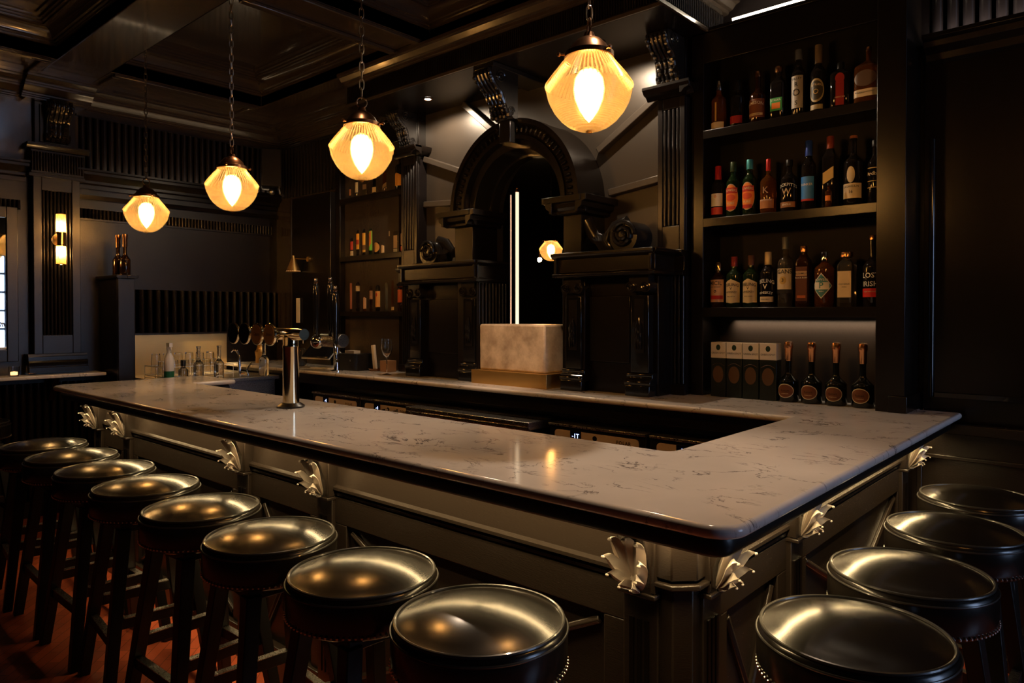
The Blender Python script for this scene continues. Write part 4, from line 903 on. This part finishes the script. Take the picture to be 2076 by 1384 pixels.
# --- bottom: gift boxes and champagne
for i, x in enumerate((-1.715, -1.628, -1.540, -1.450)):
    t = thing('gift_box', 'dark green gift box with white top, %s of four below the near shelves' % ['leftmost', 'second from left', 'third from left', 'rightmost'][i], 'box', (x, 3.60, 1.08), .03 * i, 'four boxed whiskeys on the rear counter')
    obj('box_body', MB().box(-.042, .042, -.042, .042, 0, .205), mat('dark_green_card', (.008, .012, .008), .3) if i == 0 else bpy.data.materials['dark_green_card'], t, .003)
    obj('box_top', MB().box(-.0425, .0425, -.0425, .0425, .205, .29), col((.62, .56, .47), .5), t, .003)
    obj('spot_mark', MB().prism([(.012 * cos(a * pi / 10), .262 + .015 * sin(a * pi / 10)) for a in range(20)], 'y', -.0432, -.0425), col((.01, .03, .015), .4), t)
    m_ = MB(); flat_text(m_, 'GREEN SPOT', .013, (0, -.0435, .232), (1, 0, 0), (0, 0, 1), bold=.0001); obj('lettering', m_, col((.05, .05, .04), .5), t, smooth=0)
    m_ = MB().tube([(-.034 + .068 * j / 12, -.0425, .165 + .014 * sin(pi * j / 12)) for j in range(13)], .0012, 5); m_.prism([(.03 * cos(a * pi / 10), .12 + .045 * sin(a * pi / 10)) for a in range(20)], 'y', -.0428, -.0424)
    obj('arched_picture', m_, col((.10, .05, .02), .35), t)
for i, x in enumerate((-1.358, -1.245, -1.130, -1.010)):
    t = bottle('champagne bottle with copper foil and oval bronze label, %s of four' % ['leftmost', 'second from left', 'third from left', 'rightmost'][i], (x, 3.60, 1.08), .30, .049, ((.006, .007, .005), .1), (M['copper'], .02), [(.022, .092, (.60, .52, .38), 50, 'oval'), (.026, .088, (.14, .045, .015), 46, 'oval')], sh=.34, fat=.8, group='champagne bottles on the rear counter', texts=[('Ruinart', .014, .058, (.03, .01, .0), 0), ('CHAMPAGNE', .006, .043, CR, 0)], neck=.0145)
    obj('foil', MB().lathe([(.0165, .205), (.0175, .21), (.018, .262), (.0205, .266), (.0215, .285), (.019, .298), (.008, .303), (0, .303)], 24), 'copper', t)
# --- left niche bottles
Gl = 'bottles in the far niche'
def NB(x, z, lab, h, r, g, cap, labels, **k): bottle(lab, (x, 3.63, z), h, r, g, cap, labels, group=Gl, **k)
NB(-5.045, 2.0, 'bottle with red and black label, far left of the niche middle shelf', .245, .036, DARK, ((.5, .25, .15), .06), [(.06, .13, RD, 60, 'rect'), (.01, .05, CR, 60, 'rect')])
NB(-4.960, 2.0, 'bottle with yellow label and copper cap on the niche middle shelf', .33, .036, DARK, (M['copper'], .05), [(.06, .19, (.85, .40, .03), 62, 'rect'), (.10, .14, RD, 30, 'rect')])
NB(-4.875, 2.0, 'bottle with mustard label and yellow cap on the niche middle shelf', .335, .036, DARK, ((.6, .45, .12), .055), [(.03, .19, (.75, .42, .06), 62, 'rect'), (.05, .09, (.1, .05, .02), 40, 'rect')])
NB(-4.785, 2.0, 'green-labelled bottle on the niche middle shelf', .325, .037, GREEN, (BK, .05), [(.04, .20, (.16, .55, .05), 70, 'rect'), (.08, .19, (.62, .22, .04), 26, 'slant')])
NB(-4.700, 2.0, 'squat round bottle with amber oval label on the niche middle shelf', .135, .044, DARK, (BK, .015), [(.02, .10, (.55, .26, .06), 48, 'oval')], sh=.7)
NB(-4.625, 2.0, 'round bottle with red cap on the niche middle shelf', .20, .036, CLEAR, ((.75, .05, .03), .03), [(.01, .075, (.65, .48, .28), 50, 'pent')], capr=.022, sh=.5)
NB(-4.540, 2.0, 'bottle with green ball stopper on the niche middle shelf', .245, .030, DARK, ((.45, .5, .06), .045), [(.14, .18, CR, 20, 'rect')], capr=.028, sh=.55)
NB(-4.460, 2.0, 'square bottle with silver cap on the niche middle shelf', .265, .033, CLEAR, (M['chrome'], .06), [(.04, .14, (.55, .38, .26), 36, 'rect'), (.01, .035, SV, 36, 'rect')], sq=3)
NB(-4.370, 2.0, 'square bottle with red cap and red band on the niche middle shelf', .27, .033, DARK, ((.5, .02, .02), .05), [(.06, .15, (.50, .34, .26), 36, 'rect'), (.015, .05, (.7, .03, .03), 36, 'rect')], sq=3)
Z = 1.54
NB(-5.055, Z, 'slim bottle with pink-red label, far left of the niche lower shelf', .29, .034, DARK, (CR, .05), [(.02, .24, (.45, .16, .10), 25, 'rect')], sh=.75)
NB(-4.960, Z, 'dark bottle with cream label high on the body in the niche lower shelf', .32, .040, DARK, (CR, .045), [(.17, .215, CR, 50, 'rect')], sh=.7)
NB(-4.865, Z, 'bottle with triangular pale label in the niche lower shelf', .255, .036, AMBG, (CR, .05), [(.02, .12, (.6, .38, .24), 50, 'pent')], sh=.45)
NB(-4.780, Z, 'brown bottle with small crest label in the niche lower shelf', .31, .036, BROWN, ((.6, .35, .22), .06), [(.10, .17, (.35, .18, .10), 40, 'rect')])
NB(-4.690, Z, 'bottle with large orange label in the niche lower shelf', .295, .042, DARK, (CR, .05), [(.035, .165, (.70, .34, .10), 56, 'rect'), (.12, .15, RD, 12, 'oval')], sh=.66)
NB(-4.580, Z, 'tall frosted clear bottle in the niche lower shelf', .42, .036, ((.5, .5, .42), .8), (M['chrome'], .02), [], sh=.5)
NB(-4.500, Z, 'tall amber bottle with slim neck in the niche lower shelf', .385, .034, AMBG, (RD, .06), [(.01, .035, CR, 60, 'rect')], sh=.6)
NB(-4.410, Z, 'bottle with red and orange label in the niche lower shelf', .32, .040, BROWN, ((.5, .25, .15), .05), [(.07, .17, (.50, .09, .03), 56, 'rect')], sh=.62)
NB(-4.345, Z, 'short bottle with yellow label at the right end of the niche lower shelf', .25, .030, DARK, (BK, .03), [(.03, .14, (.68, .42, .14), 60, 'rect')])
Z = 2.49
NB(-5.065, Z, 'squat bottle with copper round label, far left of the niche top shelf', .16, .032, DARK, (BK, .02), [(.03, .085, (.45, .18, .07), 50, 'oval')], sh=.6)
NB(-4.975, Z, 'bottle with cream label on the niche top shelf behind the pendant', .30, .036, DARK, (BK, .04), [(.045, .13, CR, 60, 'rect')])
NB(-4.860, Z, 'square decanter-like bottle on the niche top shelf', .24, .034, CLEAR, (M['chrome'], .03), [(.06, .10, (.2, .12, .08), 36, 'rect')], sq=3)
NB(-4.735, Z, 'bottle with low cream band on the niche top shelf', .29, .038, DARK, (BK, .04), [(.02, .062, CR, 60, 'rect')])
NB(-4.600, Z, 'dark bottle with slim neck on the niche top shelf', .30, .038, AMBG, (M['copper'], .03), [(.04, .07, (.3, .2, .1), 40, 'slant')])
NB(-4.435, Z, 'bottle with large orange arched label near the right end of the niche top shelf', .30, .042, DARK, (M['copper'], .04), [(.035, .14, (.75, .36, .06), 56, 'pent')])
NB(-4.350, Z, 'slim dark bottle at the right end of the niche top shelf', .25, .026, AMBG, (BK, .03), [])
# two bottles on the partition
for i, (x, y) in enumerate(((-6.00, 2.10), (-5.90, 2.115))):
    t = bottle('dark champagne-style bottle on the booth partition, %s of the two' % ['left', 'right'][i], (x, y, 1.815), .31, .038, ((.012, .006, .004), .1), (M['bronze'], .02), [], sh=.40, fat=.7, group='bottles on the booth partition')
    obj('foil', MB().lathe([(.016, .22), (.0175, .225), (.018, .29), (.021, .30), (.019, .318), (0, .322)], 20), 'bronze', t)

# ================================================================ ITEMS ON AND BEHIND THE BAR
# front beer font
t = thing('beer_font', 'polished gold T-shaped beer font with four round badges on the front counter', 'beer font', (-3.02, 1.81, 1.08))
obj('base_ring', MB().lathe([(0, 0), (.062, 0), (.064, .008), (.052, .016), (.044, .022), (0, .022)], 40), 'blackplastic', t)
obj('column', MB().lathe([(.038, .02), (.037, .28), (.0385, .285), (.0385, .292), (.037, .297), (.037, .33), (0, .335)], 44), 'goldchrome', t)
obj('crossbar', MB().tube([(-.36, 0, .345), (-.2, 0, .345), (.08, 0, .345), (.115, 0, .345)], [.026, .030, .030, .026], 24).sph((-.36, 0, .345), .030, 20), 'goldchrome', t)
for i, x in enumerate((-.345, -.235, -.115, .0)):
    b = MB().tube([(x, -.02, .345), (x, -.055, .345), (x, -.075, .345), (x, -.10, .345)], [.014, .014, .026, .044], 28).tube([(x, -.10, .345), (x, -.112, .345)], [.052, .052], 36)
    o = obj('badge_holder', b, 'goldchrome', t, .002)
    obj('badge', MB().tube([(x, -.1121, .345), (x, -.1135, .345)], [.046, .046], 36), col((.012, .008, .006), .12) if i < 2 else col((.60, .27, .06), .3, .35), o)
    if i >= 2:
        m_ = MB(); flat_text(m_, ['', '', 'Cigana', 'Sirena'][i], .022, (x, -.1140, .345), (1, 0, 0), (0, 0, 1), shear=.35); obj('badge_lettering', m_, col((.03, .012, .005), .4), o, smooth=0)
    obj('tap_lever', MB().tube([(x, .02, .345), (x, .06, .34), (x, .07, .30)], [.008, .008, .006], 10), 'goldchrome', t)
# rear beer engine: chrome ball, drum and three tall black handles
t = thing('beer_engine', 'rear beer tap unit with chrome ball and three tall black pull handles', 'beer tap', (-4.69, 3.14, 1.08))
obj('stand', MB().cyl((.02, .05, 0), (.02, .05, .21), .022).lathe([(0, 0), (.05, 0), (.05, .008), (0, .012)], 24, (.02, .05, 0)), 'chrome', t)
obj('drum', MB().cyl((-.14, .03, .235), (.14, .03, .235), .052, n=28), 'steel', t, .003)
obj('ball', MB().sph((-.13, -.02, .225), .056, 28), 'chrome', t)
for i, (x, z) in enumerate(((-.165, .27), (.06, .27), (.155, .20))):
    o = obj('pull_handle', MB().lathe([(.012, 0), (.016, .01), (.018, .05), (.022, .12), (.027, .30), (.024, .38), (.014, .405), (.010, .41), (0, .412)], 24, (x, -.01 - .02 * i, z)), 'gloss', t)
    obj('finial', MB().sph((x, -.01 - .02 * i, z + .435), .016, 14).lathe([(.014, .405), (.018, .412), (.012, .42), (0, .42)], 16, (x, -.01 - .02 * i, z)), 'chrome', o)
obj('spout', MB().tube([(.13, -.02, .22), (.16, -.06, .21), (.185, -.07, .15), (.20, -.07, .08)], [.016, .014, .012, .010], 14), 'chrome', t)
# point of sale tablet
t = thing('till_tablet', 'angled black till tablet on a white stand on the rear counter', 'till', (-4.98, 3.27, 1.08), R(8))
obj('stand', MB().tube([(-.12, .06, .006), (.10, .06, .006), (.14, .06, .02), (.15, .06, .06), (.15, .06, .12), (.10, .05, .155)], .008, 8).box(-.15, .12, .0, .12, 0, .006), 'white', t)
s_ = MB().box(-.16, .16, -.008, .006, -.085, .085); o = obj('screen', s_, 'gloss', t, .006); o.location = (-.02, -.0, .145); o.rotation_euler = (R(-48), 0, 0)
obj('screen_rim', MB().box(-.166, .166, .006, .012, -.091, .091), 'white', o, .004)
t = thing('bar_caddy', 'black box caddy with napkins on the rear counter beside the niche', 'caddy', (-4.66, 3.36, 1.08))
obj('box', MB().box(-.13, .13, -.08, .08, 0, .13), 'blackplastic', t, .004)
obj('napkins', MB().box(-.10, .02, -.03, .03, .13, .15), 'paper', t)
m_ = MB(); flat_text(m_, 'n', .03, (.04, -.081, .08), (1, 0, 0), (0, 0, 1)); obj('mark', m_, 'white', t, smooth=0)
t = thing('receipt_holder', 'white paper slips standing in a small dish beside the black caddy', 'holder', (-4.46, 3.40, 1.08))
obj('dish', MB().lathe([(0, 0), (.045, 0), (.055, .02), (.05, .02), (.04, .006), (0, .006)], 20), 'bronze', t)
q = MB().box(-.018, .018, -.01, .01, .006, .20); o = obj('paper_roll', q, 'paper', t, .004); o.rotation_euler = (0, R(-8), 0)
t = obj('wooden_block', MB().box(-.05, .05, -.04, .04, 0, .085), 'woodblock', None, .003, loc=(-4.33, 3.42, 1.08)); tag(t, 'small square oak block on the rear counter', 'block')
t = thing('wine_glass', 'stemmed wine glass beside the oak block at the left pilaster foot', 'glass', (-4.13, 3.25, 1.08))
obj('bowl', MB().lathe([(0, .12), (.012, .122), (.030, .15), (.042, .19), (.036, .26), (.0345, .26), (.040, .19), (.028, .152), (0, .126)], 28), 'clear', t)
obj('stem', MB().lathe([(0, 0), (.034, 0), (.034, .002), (.006, .008), (.0035, .02), (.0035, .11), (.008, .12), (0, .121)], 24), 'clear', t)
# brass jigger & jars by the left end of the back counter
for i, (x, y, m_) in enumerate(((-5.98, 3.28, 'brass_old'), (-5.35, 3.30, 'clear'), (-5.58, 3.34, 'clear'))):
    t = thing('mixing_jar', ['aged brass mixing tin on the left end of the rear counter', 'glass jar with a round label behind the font badges', 'clear stirring glass between brass tin and labelled jar'][i], 'jar', (x, y, 1.08), 0)
    if i == 0: obj('tin', MB().lathe([(0, 0), (.045, 0), (.042, .05), (.05, .10), (.035, .12), (.028, .15), (.03, .17), (0, .175)], 28), m_, t)
    else:
        obj('jar', MB().lathe([(0, 0), (.045, 0), (.048, .01), (.048, .13), (.04, .15), (.037, .15), (.044, .13), (.044, .012), (0, .010)], 28), m_, t)
        if i == 1: obj('paper_label', MB().tube([(0, -.0485, .09), (0, -.0495, .09)], [.03, .03], 24), 'paper', t)
# onyx block on brass base
t = thing('stone_block', 'large honey-coloured onyx block standing on a brass plinth in front of the mirror', 'stone block', (-2.94, 3.40, 1.165))
obj('block', MB().box(-.27, .27, -.13, .13, 0, .29), 'stone', t, .012)
pl_ = obj('brass_plinth', MB().box(-.303, .315, -.17, .17, 0, .085), 'brass_old', None, .002, loc=(-2.935, 3.395, 1.08)); tag(pl_, 'aged brass plinth under the onyx block on the rear counter', 'plinth')
# paddle / bottle tops peeking in the corner
t = obj('wall_card', MB().box(-.03, .03, -.002, .002, -.11, .11), 'paper', None, 0, loc=(-5.70, 3.49, 1.55)); tag(t, 'narrow cream card hanging in the far corner under the cone lamp', 'card')
# left sink bench, splashback
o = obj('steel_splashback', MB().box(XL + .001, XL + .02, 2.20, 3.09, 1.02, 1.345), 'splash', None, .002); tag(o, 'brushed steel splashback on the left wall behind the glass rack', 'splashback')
o = obj('steel_bench', MB().box(XL + .002, -5.30, 2.20, 3.07, .99, 1.02).box(XL + .002, -5.33, 2.22, 3.05, 0, .99), 'steel', None, .003); tag(o, 'steel sink bench at the left end behind the bar', 'bench')
t = thing('glass_rack', 'white wire rack of upturned drinking glasses on the steel bench', 'rack', (-5.62, 2.46, 1.02))
wr = MB()
for z in (.03, .10):
    wr.tube([(-.16, -.25, z), (.16, -.25, z), (.16, .30, z), (-.16, .30, z)], .003, 6, closed=True)
for i in range(8):
    y = -.25 + .55 * i / 7; wr.cyl((.16, y, 0), (.16, y, .10), .002, n=6).cyl((-.16, y, 0), (-.16, y, .10), .002, n=6).cyl((-.16, y, .012), (.16, y, .012), .002, n=6)
obj('wire_frame', wr, 'white', t)
g0 = None
for i in range(12):
    x = -5.70 + .12 * (i % 2); y = 2.26 + .085 * (i // 2)
    if g0 is None:
        g0 = obj('drinking_glass', MB().lathe([(.034, 0), (.036, 0), (.030, .13), (.0, .132), (0, .124), (.027, .122), (.034, .0)], 20), 'clear'); gg = g0
    else: gg = g0.copy(); C.objects.link(gg)
    gg.location = (x, y, 1.035 + (.03 if i % 2 == 0 else 0)); gg.scale = (1, 1, 1.15 if i % 2 == 0 else 1)
    tag(gg, 'upturned %s drinking glass in the white rack, %s row, %s from the left' % (('tall', 'short')[i % 2], ('rear', 'front')[i % 2], ('first', 'second', 'third', 'fourth', 'fifth', 'sixth')[i // 2]), 'glass', 'glasses in the wire rack')
t = thing('spray_bottle', 'white trigger spray bottle with green base at the left end of the bench', 'spray bottle', (-5.36, 2.03, 1.0)) 
obj('body', MB().lathe([(0, .075), (.033, .075), (.036, .09), (.036, .15), (.030, .18), (.016, .21), (.014, .23), (0, .23)], 24), 'white', t)
obj('lower_sleeve', MB().lathe([(0, .0), (.035, .0), (.036, .005), (.036, .078), (0, .078)], 24), 'green', t)
obj('trigger_head', MB().lathe([(0, .23), (.016, .23), (.018, .245), (.014, .26), (0, .262)], 16).box(-.02, .035, -.012, .012, .255, .285).tube([(.03, 0, .26), (.035, 0, .235), (.028, 0, .215)], [.005, .005, .004], 8), 'white', t)
t.location = (-5.40, 2.235, 1.02)
bottle('small clear spirit bottle with black cap beside the white spray bottle', (-5.38, 2.33, 1.02), .155, .036, CLEAR, (BK, .04), [], sh=.5, neck=.015)
for i, y in enumerate((2.44, 2.60)): bottle('empty clear swing bottle on the steel bench, %s one in front of the rack' % ['left', 'right'][i], (-5.37, y, 1.02), .255, .036, ((.8, .8, .75), .98), (M['clear'], .005), [], sh=.45, neck=.014)
bottle('clear water bottle with long neck standing alone at the right end of the bench', (-5.36, 2.97, 1.02), .26, .040, ((.75, .78, .8), .98), (M['clear'], .005), [], sh=.5, neck=.014)
t = thing('sink_faucet', 'curved chrome sink faucet on the steel bench in front of the splashback edge', 'faucet', (-5.55, 2.86, 1.02))
obj('spout', MB().tube([(0, 0, 0), (0, 0, .16), (-.01, -.02, .20), (-.02, -.045, .21), (-.03, -.06, .19)], [.013, .011, .010, .010, .009], 14), 'chrome', t)
obj('lever', MB().tube([(.03, .05, .0), (.03, .05, .05), (.06, .07, .10)], [.01, .008, .005], 10).cyl((0, 0, .0), (.03, .05, .02), .008), 'chrome', t)
# tumblers in the well
for i, (x, y) in enumerate(((-2.75, 2.18), (-2.62, 2.16))):
    gg = obj('tumbler', MB().lathe([(0, 0), (.038, 0), (.040, .09), (.037, .09), (.035, .012), (0, .012)], 24), 'clear', None, 0, loc=(x, y, .965)); tag(gg, ['ribbed tumbler just showing above the inner edge of the front counter', 'tumbler right of the ribbed one at the inner counter edge'][i], 'glass')
o = obj('speed_shelf', MB().box(-4.4, -1.3, 2.03, 2.35, .94, .965), 'steel', None, .003); tag(o, 'steel work shelf on the bartender side of the front counter', 'shelf')
